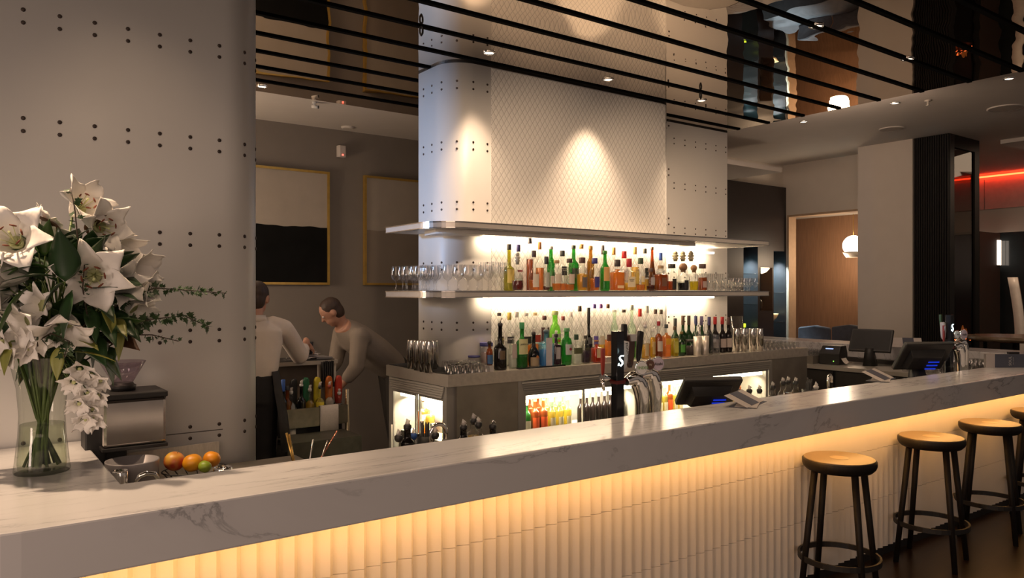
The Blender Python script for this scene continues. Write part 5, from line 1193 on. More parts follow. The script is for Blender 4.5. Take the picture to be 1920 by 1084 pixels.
MB().lathe([(.080,0),(.083,.006),(.079,.04),(.070,.12),(.067,.19),(.074,.28),(.092,hv-.02),(.100,hv)], 32, cap1=False).build('glass_body', glass('vase glass', (.90,.92,.88), base=.07), vase)
MB().lathe([(.070,.012),(.072,.03),(.066,.12),(.064,.16)], 28).build('water', glass('vase water', (.86,.89,.80), base=.04), vase)
def axisM(p, d, roll=0): return Matrix.Translation(p) @ Vector(d).to_track_quat('Z', 'Y').to_matrix().to_4x4() @ Matrix.Rotation(roll, 4, 'Z')
def petal(m, ang, L, wd, open_, curl, seed):
    q = random.Random(seed); rows = 12; cols = 6; vs = []; rows_ = []
    r, a, th = .012, 0.0, math.radians(12)
    for i in range(rows+1):
        u = i/rows; ww = max(.0015, wd*(.24*(1-u)**2+max(0, math.sin(math.pi*u**.92))**.85))
        for j in range(cols+1):
            v = j/cols*2-1; cup = .30*ww*v*v*(1-.5*u); wv = (.0015+.006*v*v*min(1, 2*u))*math.sin(11*u+2.5*v+seed*1.7)
            rr = r+(-cup)*math.cos(th)*-1*0; x = rr-cup*math.sin(th)*-0+0; 
            px_ = r-cup*math.cos(th)*1.0*0+wv; pz = a+cup*math.cos(th)+wv
            vs.append((px_-cup*math.sin(th), ww*v, pz))
        th_n = math.radians(12)+open_*u+curl*max(0, u-.55)*2
        r += L/rows*math.sin(th_n); a += L/rows*math.cos(th_n); th = th_n
    ca, sa = math.cos(ang), math.sin(ang)
    vs = [(x*ca-y*sa, x*sa+y*ca, z) for x, y, z in vs]
    fs = []
    for i in range(rows):
        for j in range(cols): b = i*(cols+1)+j; fs.append((b, b+1, b+cols+2, b+cols+1))
    return m.add(vs, fs, True)
def lily(p, d, size, label, open_=1.25, curl=.9, stamens=True, seed=1):
    """p: throat of the bloom, d: direction it faces"""
    size *= 1.14; p = Vector(p); d = Vector(d).normalized(); t = thing('white_lily', label, 'flower', (0,0,0)); A = axisM(p-d*size*.35, d, seed)
    m = MB()
    for k in range(3): petal(m, k*2.094, size, size*.31, open_, curl, seed*7+k)
    for k in range(3): petal(m, k*2.094+1.047, size*1.02, size*.235, open_*.92, curl*1.1, seed*5+k)
    o = m.xf(A).build('petals', M_PETAL, t)
    so = o.modifiers.new('thick', 'SOLIDIFY'); so.thickness = .0012
    MB().lathe([(.005,0),(.014,size*.10),(.022,size*.30),(.0,size*.14)], 10, cap1=False).xf(A).build('throat', M_PETALG, t)
    if stamens:
        ms, ma = MB(), MB()
        for k in range(6):
            a = k*1.047+.4; e = Vector((math.cos(a)*size*.20, math.sin(a)*size*.20, size*.62)); ms.tube([(0,0,size*.1), e*.6+Vector((0,0,size*.06)), e], .0013, 5)
            tg = Vector((-math.sin(a), math.cos(a), .15)); ma.tube([e-tg*size*.06, e, e+tg*size*.06], [.0018,.0032,.0018], 6)
        ms.tube([(0,0,size*.1),(0,0,size*.45),(.006,0,size*.72)], [.002,.002,.004], 6)
        ms.xf(A).build('stamen', M_PETALG, t); ma.xf(A).build('anther', M_ANTH, t)
    # stem down into the vase
    q = random.Random(seed*3); a = q.uniform(0, 6.28); rr = q.uniform(.01,.045)
    foot = Vector((VX+rr*math.cos(a), VY+rr*math.sin(a), ZT+.02)); neck = Vector((VX-rr*.8*math.cos(a)+.25*(p.x-VX)*.3, VY-rr*.8*math.sin(a), ZT+hv))
    b = p-d*size*.35
    MB().tube([foot, foot.lerp(neck, .5), neck, neck.lerp(b, .6)+Vector((0,0,.02)), b], [.005,.005,.005,.0045,.004], 7).build('stem', M_STEM, t)
    return t
def at(px, py, dy=0): return aty(px, py, VY+dy)
# directions: +x picture right is (.805,-.593), toward the camera is (-.59,-.805)
def dr(r, u, c): return Vector((RT[0]*r-FW[0]*c, RT[1]*r-FW[1]*c, u))
LIL = [(28,452,-.10,(.25,.35,1.0),.150,'large open white lily with rust anthers, highest at the left of the bouquet',1.25,.9,True),
 (92,432,.02,(.5,.6,-.3),.105,'white lily seen from behind beside the largest open lily',1.1,.6,False),
 (152,388,.00,(.75,.45,.35),.125,'white lily opening to the right at the top of the bouquet',.95,.6,True),
 (190,425,-.02,(.85,-.1,.5),.125,'white lily just below the top one, facing right',1.0,.7,True),
 (176,518,-.16,(.45,-.1,.9),.145,'wide open white lily in the middle of the bouquet',1.25,.8,True),
 (215,458,.05,(.8,-.5,.2),.120,'drooping half closed white lily right of the middle one',.65,.3,False),
 (248,498,.00,(.95,-.3,.15),.125,'drooping white lily furthest right above the ivy spray',.55,.5,False),
 (262,545,.03,(.9,-.1,-.1),.110,'white lily behind the upper ivy spray at the right',.7,.6,False),
 (18,515,-.08,(-.6,.1,.6),.130,'white lily at the left picture edge under the largest one',1.0,.8,True),
 (8,590,-.06,(-.3,-.5,.7),.125,'white lily at the left picture edge, lower one',.9,.8,False),
 (78,572,-.15,(-.2,.1,.9),.075,'small white bloom under the striped leaves',1.0,.5,False),
 (120,612,-.17,(.25,-.75,.6),.130,'white lily bending down over the vase mouth',1.0,.9,False),
 (52,604,-.16,(-.35,-.3,.8),.090,'crumpled white bloom over the vase at the left',1.1,.5,False),
 (2,545,-.04,(-.5,-.2,.8),.120,'white lily at the left picture edge between two others',1.0,.6,True),
 (100,470,.03,(-.1,.8,.2),.100,'white lily partly hidden behind the large dark leaf',.9,.6,False),
 (225,530,-.05,(.8,-.1,.6),.105,'small white lily right of the wide open middle one',.9,.6,False),
 (250,580,.02,(.7,-.5,.3),.100,'white lily below the upper ivy spray',.8,.5,False)]
for k, (px, py, dy, d, s, lb, op, cu, st) in enumerate(LIL): lily(at(px, py, dy), dr(*d), s, lb, op, cu, st, k+1)
# small orchid-like florets low in the bouquet
def floret(p, d, s, label, group, seed):
    t = thing('white_orchid', label, 'flower', (0,0,0), 0, group); m = MB(); A = axisM(p, d, seed)
    for k in range(5): petal(m, k*1.2566+seed, s, s*.42, 1.45, .1, seed+k)
    o = m.xf(A).build('petals', M_PETAL, t); so = o.modifiers.new('thick', 'SOLIDIFY'); so.thickness = .001
    MB().ball((0,0,s*.15), s*.16, 8).xf(A).build('centre', M_PETALG, t)
    b = Vector(p); n = Vector((VX+.02, VY-.05, ZT+hv)); MB().tube([b, b.lerp(n, .5)+Vector((0,0,.03)), n, (VX+.01, VY-.02, ZT+.03)], [.002,.0025,.003,.003], 5).build('stem', M_STEM, t)
G1, G2 = 'small white florets at the left of the vase mouth', 'small white florets hanging right of the vase'
for k, (px, py) in enumerate(((8,640),(20,665),(45,640),(55,655),(75,640))): floret(at(px, py, -.12), dr(-.2+.1*k, -.1, 1), .052, 'small white floret clustered at the left of the vase mouth', G1, k+3)
for k, (px, py) in enumerate(((150,690),(172,700),(190,712),(140,715),(165,735),(185,740),(150,755),(175,765),(160,785),(178,782))): floret(at(px, py, -.10), dr(.3-.1*(k % 4), -.45, .8), .042, 'small white floret hanging in a cluster right of the vase', G2, k+9)
# leaves
def leaf(m, p, d, L, wd, bend=.5, roll=0., fold=.25):
    A = axisM(p, d, roll); rows = 9; vs = []
    y, z, th = 0., 0., 0.
    for i in range(rows+1):
        u = i/rows; ww = wd*(math.sin(math.pi*u**.72)**1.15 if 0 < u < 1 else 0)+.0008
        for v in (-1, -.5, 0, .5, 1): vs.append((ww*v, y+abs(v)*ww*fold*math.cos(th), z+abs(v)*ww*fold*math.sin(th)*-1))
        th += bend/rows; y -= L/rows*math.sin(th); z += L/rows*math.cos(th)
    fs = [(i*5+j, i*5+j+1, i*5+j+6, i*5+j+5) for i in range(rows) for j in range(4)]
    return m.add([A @ Vector(q) for q in vs], fs, True)
def leafspray(p, label, leaves, mt, s=1):
    """one stalk with its leaves; leaves: (px, py, dy, direction, length px, width px, bend, roll)"""
    t = thing('leaf_spray', label, 'foliage', (0,0,0)); m = MB()
    base = Vector((VX+.01, VY, ZT+hv-.05)); pts = [Vector((VX-.02, VY+.01, ZT+.03)), base, Vector(p)]
    for (px, py, dy, d, L, wd, bd, ro) in leaves: leaf(m, at(px, py, dy), dr(*d), L*kv, wd*kv, bd, ro)
    o = m.build('leaves', mt, t); so = o.modifiers.new('thick', 'SOLIDIFY'); so.thickness = .0008
    m = MB().tube(pts, .0045, 7)
    for (px, py, dy, d, L, wd, bd, ro) in leaves: e = at(px, py, dy); m.tube([pts[2], pts[2].lerp(e, .6)+Vector((0,0,-.008)), e], .0022, 5)
    m.build('stalk', M_STEM, t)
leafspray(at(118,560,-.05), 'spray with one very large dark pointed leaf in the middle of the bouquet', [(122,528,-.20,(.02,1,.15),98,27,.25,1.57*0), (108,520,-.19,(-.8,.15,.4),85,17,.5,0), (118,530,-.22,(-.45,-.75,.6),62,22,.35,.3), (135,545,-.22,(-.05,-1,.4),90,14,.2,.2)], M_LEAF)
leafspray(at(80,510,-.06), 'spray of broad mid green leaves at the left of the bouquet', [(95,505,-.16,(-.75,.2,.4),75,16,.6,.2), (60,500,-.14,(-.9,-.2,.3),50,15,.5,0), (50,540,-.18,(-.55,-1,.4),110,16,.3,.3), (85,480,-.10,(.1,.9,.2),75,15,.5,.5), (72,475,-.08,(-.5,.8,.2),62,17,.4,0)], M_LEAF2)
leafspray(at(200,560,-.04), 'spray of pointed leaves leaning right below the middle lily', [(180,565,-.12,(.8,-.2,.5),72,16,.7,0), (185,585,-.14,(.75,-.75,.5),85,16,.3,.2), (200,555,-.06,(.9,.2,.3),80,18,.6,0), (165,575,-.16,(.5,-.9,.4),75,14,.3,0), (215,600,-.06,(.9,-.4,.2),70,18,.5,.3)], M_LEAF)
leafspray(at(220,610,-.03), 'spray of pale yellow green leaves low at the right of the bouquet', [(190,570,-.14,(.7,-.55,.4),80,12,.8,0), (205,600,-.12,(.75,-.2,.5),60,16,.6,.3), (225,610,-.08,(.1,-1,.3),70,9,.2,0), (150,640,-.14,(.7,.1,.4),60,12,.7,0), (110,650,-.16,(.1,-1,.3),62,11,.2,0), (20,640,-.14,(-.1,-1,.3),60,13,.2,0), (140,660,-.14,(1,0,.3),95,6,.3,0)], M_LEAF3)
leafspray(at(210,640,0), 'spray with rusty brown leaf undersides behind the flowers', [(200,630,-.02,(.95,-.25,.1),72,26,.3,.4), (110,450,.0,(-.3,.7,.2),62,26,.4,.2), (10,650,-.10,(-.3,-1,.2),60,16,.3,0), (165,440,.02,(.5,.6,.1),60,20,.3,0), (225,500,.04,(.8,-.3,.1),60,22,.4,0)], M_RUST)
q = random.Random(21)
for s_, (nm, mt, n) in enumerate((('dense dark leaves filling the heart of the bouquet', M_LEAF, 46), ('dense dark leaves filling the back of the bouquet', M_LEAF, 44), ('small mid green leaves filling the lower bouquet', M_LEAF2, 40))):
    lv = []
    for k in range(n):
        a = q.uniform(0, 6.28); rr = math.sqrt(q.uniform(0,1)); px = 105+115*rr*math.cos(a); py = 555+95*rr*math.sin(a)
        if s_ == 2: py = 635+40*rr*math.sin(a)
        dv = (math.cos(a)*rr+q.uniform(-.3,.3), -math.sin(a)*rr+q.uniform(-.3,.3), q.uniform(-.1,.6)); lv.append((px, py, q.uniform(-.06,.10) if s_ else q.uniform(-.12,.0), dv, q.uniform(50,85), q.uniform(14,22), q.uniform(.2,.8), q.uniform(-.6,.6)))
    leafspray(at(110,600,0), nm, lv, mt)
# ivy sprays
def ivy(pts, label, n, ls, seed, mt=M_IVY):
    q = random.Random(seed); t = thing('ivy_spray', label, 'foliage', (0,0,0)); P = [Vector(p) for p in pts]
    MB().tube([Vector((VX, VY, ZT+hv-.1))]+P, [.003]+[.0028-.0016*i/len(P) for i in range(len(P))], 6).build('stem', M_TWIG, t); m = MB()
    L_ = [(P[i+1]-P[i]).length for i in range(len(P)-1)]; tot = sum(L_)
    for k in range(n):
        s = tot*(k+.5)/n; i = 0
        while s > L_[i] and i < len(L_)-1: s -= L_[i]; i += 1
        p = P[i].lerp(P[i+1], s/L_[i]); tdir = (P[i+1]-P[i]).normalized(); a = q.uniform(0,6.28); side = tdir.orthogonal(); side.rotate(Quaternion(tdir, a)); d = (side+tdir*.5+Vector((0,0,-.25))).normalized(); l = 1.45*ls*q.uniform(.7,1.25)*(1-.35*k/n)
        A = axisM(p+d*l*.3, d, q.uniform(0,6.28)); out = [(0,0,0),(.42,0,.05),(.30,.02,.38),(.52,.03,.52),(.18,.02,.62),(0,-.02,1.1),(-.18,.02,.62),(-.52,.03,.52),(-.30,.02,.38),(-.42,0,.05)]
        m.add([A @ (Vector(v)*l) for v in out], [(0,1,2),(0,2,4),(2,3,4),(0,4,5),(0,5,6),(6,7,8),(0,6,8),(0,8,9)], False); m.tube([p, p+d*l*.35], .0008, 4)
    o = m.build('leaves', mt, t)
ivy([at(150,505,-.15), at(146,450,-.15), at(140,390,-.14), at(132,352,-.13)], 'upright ivy spray rising above the top lily', 20, .020, 1)
ivy([at(215,575,-.05), at(265,550,-.02), at(290,540,.0), at(360,545,.01), at(424,550,.01)], 'upper long ivy spray reaching right from the bouquet', 88, .017, 2)
ivy([at(235,610,-.02), at(290,598,.0), at(345,592,.0), at(392,613,.0)], 'middle long ivy spray reaching right from the bouquet', 80, .020, 3)
ivy([at(240,628,.02), at(285,628,.03), at(335,640,.03)], 'short thin ivy spray lowest at the right of the bouquet', 20, .017, 4)
ivy([at(165,600,-.18), at(155,540,-.18), at(160,475,-.17)], 'thin dark ivy twig before the middle lily', 26, .013, 5)
ivy([at(70,640,-.16), at(95,625,-.18), at(130,640,-.2), at(120,670,-.2)], 'ivy leaves hanging over the vase mouth', 26, .026, 6)
MBs = MB(); q = random.Random(4)
for k in range(18):
    a = q.uniform(0, 6.28); b = a+q.uniform(2.2,4); r1, r2 = q.uniform(.02,.055), q.uniform(.03,.085)
    MBs.tube([(r1*math.cos(a), r1*math.sin(a), .02), (0.3*r1*math.cos(b), .3*r1*math.sin(b), .18), (r2*math.cos(b), r2*math.sin(b), hv+.02)], q.uniform(.003,.0065), 7)
o = MBs.build('cut_stems', M_STEM, None, (VX, VY, ZT)); tag(o, 'tangle of green stalks standing in the glass vase', 'stems', None, 'stuff')
# ------------------------------------------------------------------ cocktail station in the back aisle
st = thing('cocktail_station', 'steel cocktail station with bottle rail in the back aisle behind the bartender', 'bar station', (0,0,0))
Ys = 5.72; xa, xb = xat(498, Ys), xat(633, Ys); zt = 1.105
MB().box(xa-.3, xb, Ys, Ys+.36, zt-.03, zt).build('bench_top', mat('pale bench edge', (.42,.37,.31), .4), st); MB().box(xa-.3, xb-.02, Ys+.012, Ys+.34, zt+.0005, zt+.006).build('rubber_mat', M_BLACK, st)
MB().box(xa-.3, xb-.05, Ys+.30, Ys+.33, .62, zt-.031).build('back_panel', mat('beige steel panel', (.26,.21,.165), .45), st); MB().box(xb-.03, xb-.005, Ys+.02, Ys+.34, 0, zt-.031).build('end_leg', M_STEEL, st)
Yr = 5.50; ra, rb = xat(520, Yr), xat(652, Yr)
m = MB(); m.box(ra, rb, Yr, Yr+.012, .64, .775); m.box(ra, rb, Yr+.013, Yr+.20, .63, .645); m.box(rb-.01, rb, Yr+.013, Yr+.20, .645, .77); m.box(ra, rb, Yr+.188, Yr+.2, .645, .77); m.build('bottle_rail', mat('dull rail steel', (.24,.22,.17), .35, metal=.8, vary=.2), st)
MB().box(xat(520,Yr), xat(655,Yr), Yr+.14, Yr+.20, .08, .629).build('lower_back', M_BLACK, st)
MB().tube([(xat(661,Yr), Yr+.1, .0), (xat(661,Yr), Yr+.1, .88)], .018, 10).build('post', mat('pale brass post', (.42,.36,.24), .3, metal=.8), st); MB().tube([(xat(553,Yr), Yr+.06, .0), (xat(553,Yr), Yr+.06, .62)], .028, 12).build('drain_pipe', mat('cream pipe', (.5,.46,.4), .5), st)
Yk = 5.12; m = MB(); m.box(xat(540,Yk), xat(678,Yk), Yk, Yk+.02, .05, .60); m.box(xat(540,Yk), xat(678,Yk), Yk+.02, Yk+.33, .585, .60); o = m.build('sink_bench', mat('dark sink steel', (.085,.078,.06), .35, metal=.6, vary=.2)); tag(o, 'low steel sink bench in the back aisle', 'bench')
vs = []; n = 8; xw0, xw1 = xat(600,Yr), xat(634,Yr)
m = MB()
for (y, z0, z1) in ((Yr-.006, .60-.04, .782),):
    for k in range(n+1):
        x = xw0+(xw1-xw0)*k/n; w = .004*math.sin(k*2.1); vs += [(x, y+w, .565), (x, y+w*.6, .70), (x, y, .782), (x, y+.03, .783), (x, y+.03, .70)]
m.add(vs, [(5*k+j, 5*k+5+j, 5*k+6+j, 5*k+1+j) for k in range(n) for j in range(4)], True); o = m.build('bar_towel', mat('white towel', (.62,.56,.50), .9, bump=.2, scale=120)); so = o.modifiers.new('t', 'SOLIDIFY'); so.thickness = .003; tag(o, 'white bar towel hanging over the bottle rail', 'towel')
Yq = 5.56
for k, (px, yt, kw, lb) in enumerate(((514,723,D(g='brown',liq='dark',cap=(.05,.04,.04)),'dark bottle beside the bartender apron, first on the rail'), (531,712,D(g='black',cap=(.04,.12,.45),caph=.25),'dark bottle with bright blue cap on the station rail'), (539,724,D(g='brown',liq='dark',cap=(.05,.05,.05)),'brown bottle behind the white labelled one on the station rail'),
      (546,727,D(liq='water',cap=(.5,.5,.5),pourer=2,lab=(.65,.6,.55),labz=(.1,.45),labw=2),'clear bottle with white and red label on the station rail'), (565,712,D(g='black',cap=(.5,.5,.48),pourer=2,lab=(.5,.42,.32),labz=(.12,.4),labw=1.6),'black bottle with cream label and clear spout on the station rail'),
      (581,722,D(liq='gold',cap=(.5,.48,.45),pourer=2),'clear bottle with spout between the green and yellow necks'), (600,716,D(liq='yellow',cap=(.05,.05,.04),pourer=2,lab=(.7,.58,.05),labz=(.05,.6),labw=2),'bottle with bright yellow label on the station rail'),
      (618,715,D(liq='water',cap=(.35,.05,.03),pourer=2,lab=(.6,.5,.42),labz=(.1,.5),labw=1.8),'bottle with pale label and red print on the station rail'), (636,730,D(liq='bluel',lev=.4,cap=(.5,.5,.5),pourer=2),'clear bottle with blue liquid at the end of the station rail'))):
    bottle('rail_bottle', lb, xat(px, Yq), Yq, .646, zat(px, yt, Yq)-.646, .034, rz=-.3, **kw)
for px, yt, c, nm in ((550,710,(.012,.012,.012),'black'), (573,708,(.01,.12,.05),'green'), (594,707,(.62,.50,.03),'yellow'), (616,705,(.55,.14,.02),'orange'), (634,704,(.48,.04,.02),'red')):
    Yp = 5.64; x = xat(px, Yp); z = zat(px, yt, Yp); t = thing('juice_pourer', 'juice pourer with long %s neck standing behind the rail bottles' % nm, 'pourer', (x, Yp, .646))
    MB().lathe([(.036,0),(.038,.003),(.038,.10),(.022,.125)], 16).build('container', glass('milky container', (.7,.68,.62), body=.5), t)
    h = z-.646; MB().loft([[(sx*w, sy*.014+off, zz) for sx, sy in ((-1,-1),(-.5,-1.4),(.5,-1.4),(1,-1),(1,1),(.5,1.4),(-.5,1.4),(-1,1))] for zz, w, off in ((.122,.021,0),(h*.55,.026,0),(h*.85,.026,-.004),(h*.96,.020,-.008),(h,.009,-.010))]).build('neck', cmat(c), t)
o = put('wine', xat(538,5.85), 5.85, zt+.007, 'single stemmed wine glass standing on the station bench', None); 
q = random.Random(2); t = thing('napkin_pile', 'untidy pile of pale napkins under the bartender hand', 'napkins', (xat(578,5.85), 5.85, zt+.007)); m = MB()
for k in range(9): m.obox((q.uniform(-.02,.02), q.uniform(-.02,.02), .004+.007*k), (.07*math.cos(k), .07*math.sin(k), q.uniform(-.01,.01)), (-.05*math.sin(k), .05*math.cos(k), 0), (0,0,.0012))
m.build('napkin_sheets', mat('grey white napkins', (.55,.50,.50), .8), t)
o = MB().box(xat(592,5.8), xat(622,5.8), 5.78, 5.98, zt+.007, zt+.018).build('menu_folder', mat('grey folder', (.22,.21,.21), .5)); tag(o, 'flat grey folder on the station bench', 'folder')
m = MB(); xx = xat(606,5.68)
for k in range(6): m.box(xx+.016*k-.01, xx+.016*k, 5.66, 5.70, .93, 1.095+.004*(k % 3))
m.box(xx-.015, xx+.095, 5.655, 5.705, .90, .935); o = m.build('tool_rack', M_BLACK); tag(o, 'black rack of bar tools at the end of the station bench', 'tool rack')
# tongs and sticks standing behind the bar edge
for (pa, pb, c, nm, lb) in (((548,868),(537,812),(.45,.28,.08),'tongs','brass tongs leaning up behind the bar edge'), ((581,862),(587,824),(.5,.48,.46),'steel_straw','thin steel stick behind the bar edge'), ((602,862),(614,826),(.5,.45,.42),'steel_straw','pale stick crossing a pink one behind the bar edge'), ((604,862),(632,808),(.55,.22,.14),'pink_straw','pink copper stick leaning behind the bar edge')):
    a, b = aty(pa[0], pa[1], 2.84), aty(pb[0], pb[1], 2.84); a2 = a+(a-b)*1.2; a2.z = max(a2.z, .895)
    m = MB().tube([a2, b], .003 if nm != 'tongs' else .005, 7); 
    if nm == 'tongs': m.tube([a2, b+Vector((.010,0,-.006))], .004, 7)
    o = m.build(nm, mat('stick metal', c, .25, metal=.9)); tag(o, lb, 'bar tool')
# ------------------------------------------------------------------ people
M_SKIN = mat('skin', (.42,.22,.15), .5, vary=.05, scale=20); M_HAIR = mat('dark brown hair', (.035,.018,.012), .6, vary=.3, scale=60, stretch=(1,1,.2))
M_SHIRT = mat('white cotton shirt', (.66,.58,.52), .85, vary=.04, scale=9, bump=.25); M_SHIRT2 = mat('greige cotton shirt', (.25,.21,.175), .85, vary=.05, scale=9, bump=.25)
M_TROU = mat('black cloth', (.012,.011,.012), .8, vary=.2); M_APRON = mat('charcoal apron', (.022,.019,.018), .75, vary=.2)
def fuse(m, name, mt, parent, vox, smooth=6):
    o = m.build(name, mt, parent); r = o.modifiers.new('fuse', 'REMESH'); r.mode = 'VOXEL'; r.voxel_size = vox; r.use_smooth_shade = True
    s = o.modifiers.new('smooth', 'SMOOTH'); s.factor = .5; s.iterations = smooth; return o
def limb(m, pts, rads, seg=12):
    pts = [Vector(p) for p in pts]; sp, sr = [], []
    for i in range(len(pts)-1):
        for k in range(4): u = k/4; sp.append(pts[i].lerp(pts[i+1], u)); sr.append(rads[i]+(rads[i+1]-rads[i])*u)
    sp.append(pts[-1]); sr.append(rads[-1]); m.tube(sp, sr, seg)
    for p, r in zip(pts, rads): m.ball(p, r*.98, 10)
def ell(m, c, rx, ry, rz, rot=None):
    k = MB(); k.ball((0,0,0), 1, 16); M_ = Matrix.Translation(c) @ (rot or Matrix()) @ Matrix.Diagonal((rx,ry,rz,1)); m.add([M_ @ Vector(p) for p in k.v], k.f, True)
def rings(m, rs, rot=Matrix()):
    """stack of (centre, half width, half depth) ellipses across the torso; side and fwd give the ring's axes"""
    out = []
    for (c, side, fwd, a, b) in rs: out.append([Vector(c)+Vector(side)*a*math.cos(2*math.pi*j/20)+Vector(fwd)*b*math.sin(2*math.pi*j/20) for j in range(20)])
    m.loft(out)
def hand(m, w, d, n, s=1.0, curl=.6, thumb=1):
    """palm from wrist w along d, n = back of the hand"""
    w = Vector(w); d = Vector(d).normalized(); n = Vector(n); n = (n-d*n.dot(d)).normalized(); x = d.cross(n)
    rs = [[w+d*t*s+x*a*s*math.cos(2*math.pi*j/12)+n*b*s*math.sin(2*math.pi*j/12) for j in range(12)] for t, a, b in ((-.03,.026,.020),(.0,.027,.018),(.04,.038,.015),(.08,.041,.013),(.092,.034,.010))]
    m.loft(rs)
    for i, (off, L_) in enumerate(((-.030,.066),(-.010,.074),(.010,.070),(.030,.055))):
        p = w+d*.085*s+x*off*s; dd = d.copy(); pts = [p]
        for q, f in enumerate((.45,.32,.23)):
            ax = x; dd = (Quaternion(ax, -curl*(.5 if q == 0 else 1))) @ dd; p = p+dd*L_*f*s; pts.append(p)
        m.tube(pts, [.0088*s,.0082*s,.0074*s,.0055*s], 8)
    p = w+d*.03*s-x*.030*s*thumb; dd = (d-x*.9*thumb-n*.3).normalized(); pts = [p, p+dd*.035*s, p+(dd+d*.5).normalized()*.064*s, p+(dd+d*1.0-n*.4).normalized()*.088*s]; m.tube(pts, [.0125*s,.0105*s,.0090*s,.0065*s], 8)
def head(m, c, fwd, up, s=1.0):
    c = Vector(c); f = Vector(fwd).normalized(); u = Vector(up); u = (u-f*u.dot(f)).normalized(); x = f.cross(u)
    R_ = Matrix((( x.x, f.x, u.x, 0),(x.y, f.y, u.y, 0),(x.z, f.z, u.z, 0),(0,0,0,1)))
    ell(m, c+u*.02*s, .077*s, .095*s, .100*s, R_); ell(m, c+f*.022*s-u*.045*s, .058*s, .068*s, .070*s, R_); ell(m, c+f*.055*s-u*.092*s, .030*s, .026*s, .022*s, R_)
    m.tube([c+f*.090*s+u*.012*s, c+f*.112*s-u*.028*s], [.010*s,.016*s], 8); ell(m, c+f*.082*s-u*.062*s, .024*s, .012*s, .010*s, R_)
    for k in (-1, 1): ell(m, c+x*k*.079*s-f*.005*s-u*.005*s, .011*s, .022*s, .033*s, R_); ell(m, c+x*k*.030*s+f*.075*s+u*.030*s, .018*s, .012*s, .008*s, R_)
    return R_, x, f, u
def hair(parent, c, R_, f, u, mt, s=1.0, back=.10):
    m = MB(); ell(m, Vector(c)+u*.036*s-f*.014*s, .083*s, .096*s, .092*s, R_); ell(m, Vector(c)-f*.035*s-u*.012*s, .074*s, .070*s, .085*s, R_)
    return fuse(m, 'hair', mt, parent, .008, 3)
def eyes(parent, c, x, f, u, s=1.0):
    for k in (-1, 1): MB().ball(Vector(c)+x*k*.030*s+f*.082*s+u*.012*s, .011*s, 10).build('eye', mat('eye white', (.7,.66,.62), .3), parent)
# bartender, back to the camera, right arm over the bench
P = lambda px, py, Y: aty(px, py, Y)
t = thing('person', 'person in white shirt and black apron, back turned, reaching over the bench', 'person', (0,0,0))
Yb = 5.33; hc = P(482, 560, Yb+.06); fw = Vector((.62, .78, -.18)).normalized()
neck = P(478, 600, Yb); cs = P(476, 628, Yb); wst = P(474, 690, Yb-.02); hip = P(473, 725, Yb-.02)
side = Vector((.80,-.60,0)); fd = Vector((.60,.80,0)); hip.z = .98; wst.z = 1.10
shr = P(531, 618, Yb+.02); elb = P(562, 667, Yb+.16); wri = P(575, 640, Yb+.42); shl = P(424, 618, Yb+.06); ell_l = P(414, 690, Yb+.15); wri_l = P(430, 700, Yb+.40)
kneeR = Vector((hip.x+.10, hip.y+.02, .52)); kneeL = Vector((hip.x-.12, hip.y+.08, .52)); footR = Vector((kneeR.x+.01, kneeR.y-.03, .08)); footL = Vector((kneeL.x-.02, kneeL.y-.02, .08))
b = MB(); R_, hx_, hf, hu = head(b, hc, fw, (.05,.02,1)); limb(b, [hc-Vector((0,0,.07))-hf*.02, neck-Vector((0,0,.01)), cs], [.052,.055,.07])
rings(b, [(neck+Vector((0,0,-.02)), side, fd, .10, .07), (cs, side, fd, .17, .095), ((cs+wst)/2, side, fd, .15, .10), (wst, side, fd, .135, .095), (hip, side, fd, .155, .105), (hip-Vector((0,0,.10)), side, fd, .15, .10)])
limb(b, [shr, elb, wri], [.050,.040,.027]); limb(b, [shl, ell_l, wri_l], [.050,.040,.027]); limb(b, [hip+side*.075, kneeR, footR], [.08,.052,.036]); limb(b, [hip-side*.075, kneeL, footL], [.08,.052,.036])
hand(b, wri, Vector((.35,.5,-.55)), Vector((.5,.1,.6)), 1.0, .5, -1); hand(b, wri_l, Vector((.3,.9,-.1)), Vector((0,0,1)), 1.0, .5, 1)
fuse(b, 'body', M_SKIN, t, .0085, 4); hair(t, hc, R_, hf, hu, M_HAIR); eyes(t, hc, hx_, hf, hu)
s = MB(); rings(s, [(neck+Vector((0,0,.005)), side, fd, .075, .066), (neck+Vector((0,0,-.035)), side, fd, .125, .085), (cs+Vector((0,0,.03)), side, fd, .195, .112), (cs-Vector((0,0,.06)), side, fd, .200, .125), ((cs+wst)/2, side, fd, .188, .132), (wst+Vector((0,0,.02)), side, fd, .178, .128), (wst-Vector((0,0,.04)), side, fd, .165, .115)])
limb(s, [neck.lerp(shr, .5), shr, shr.lerp(elb, .5)+Vector((0,0,.008)), elb, elb.lerp(wri, .45)], [.07,.076,.072,.066,.052]); limb(s, [neck.lerp(shl, .5), shl, ell_l, ell_l.lerp(wri_l, .6)], [.07,.074,.064,.05])
for k in range(0): c_ = cs.lerp(wst, .15+.18*k); s.tube([c_-fd*.118-side*.12+Vector((0,0,.03)), c_-fd*.134, c_-fd*.118+side*.13-Vector((0,0,.03*(k % 2)))], .012, 6)
fuse(s, 'shirt', M_SHIRT, t, .010, 4)
c = MB(); rings(c, [(neck+Vector((0,0,-.012)), side, fd, .088, .078), (neck+Vector((0,0,.035)), side, fd, .070, .066)]); c.build('collar', M_SHIRT, t)
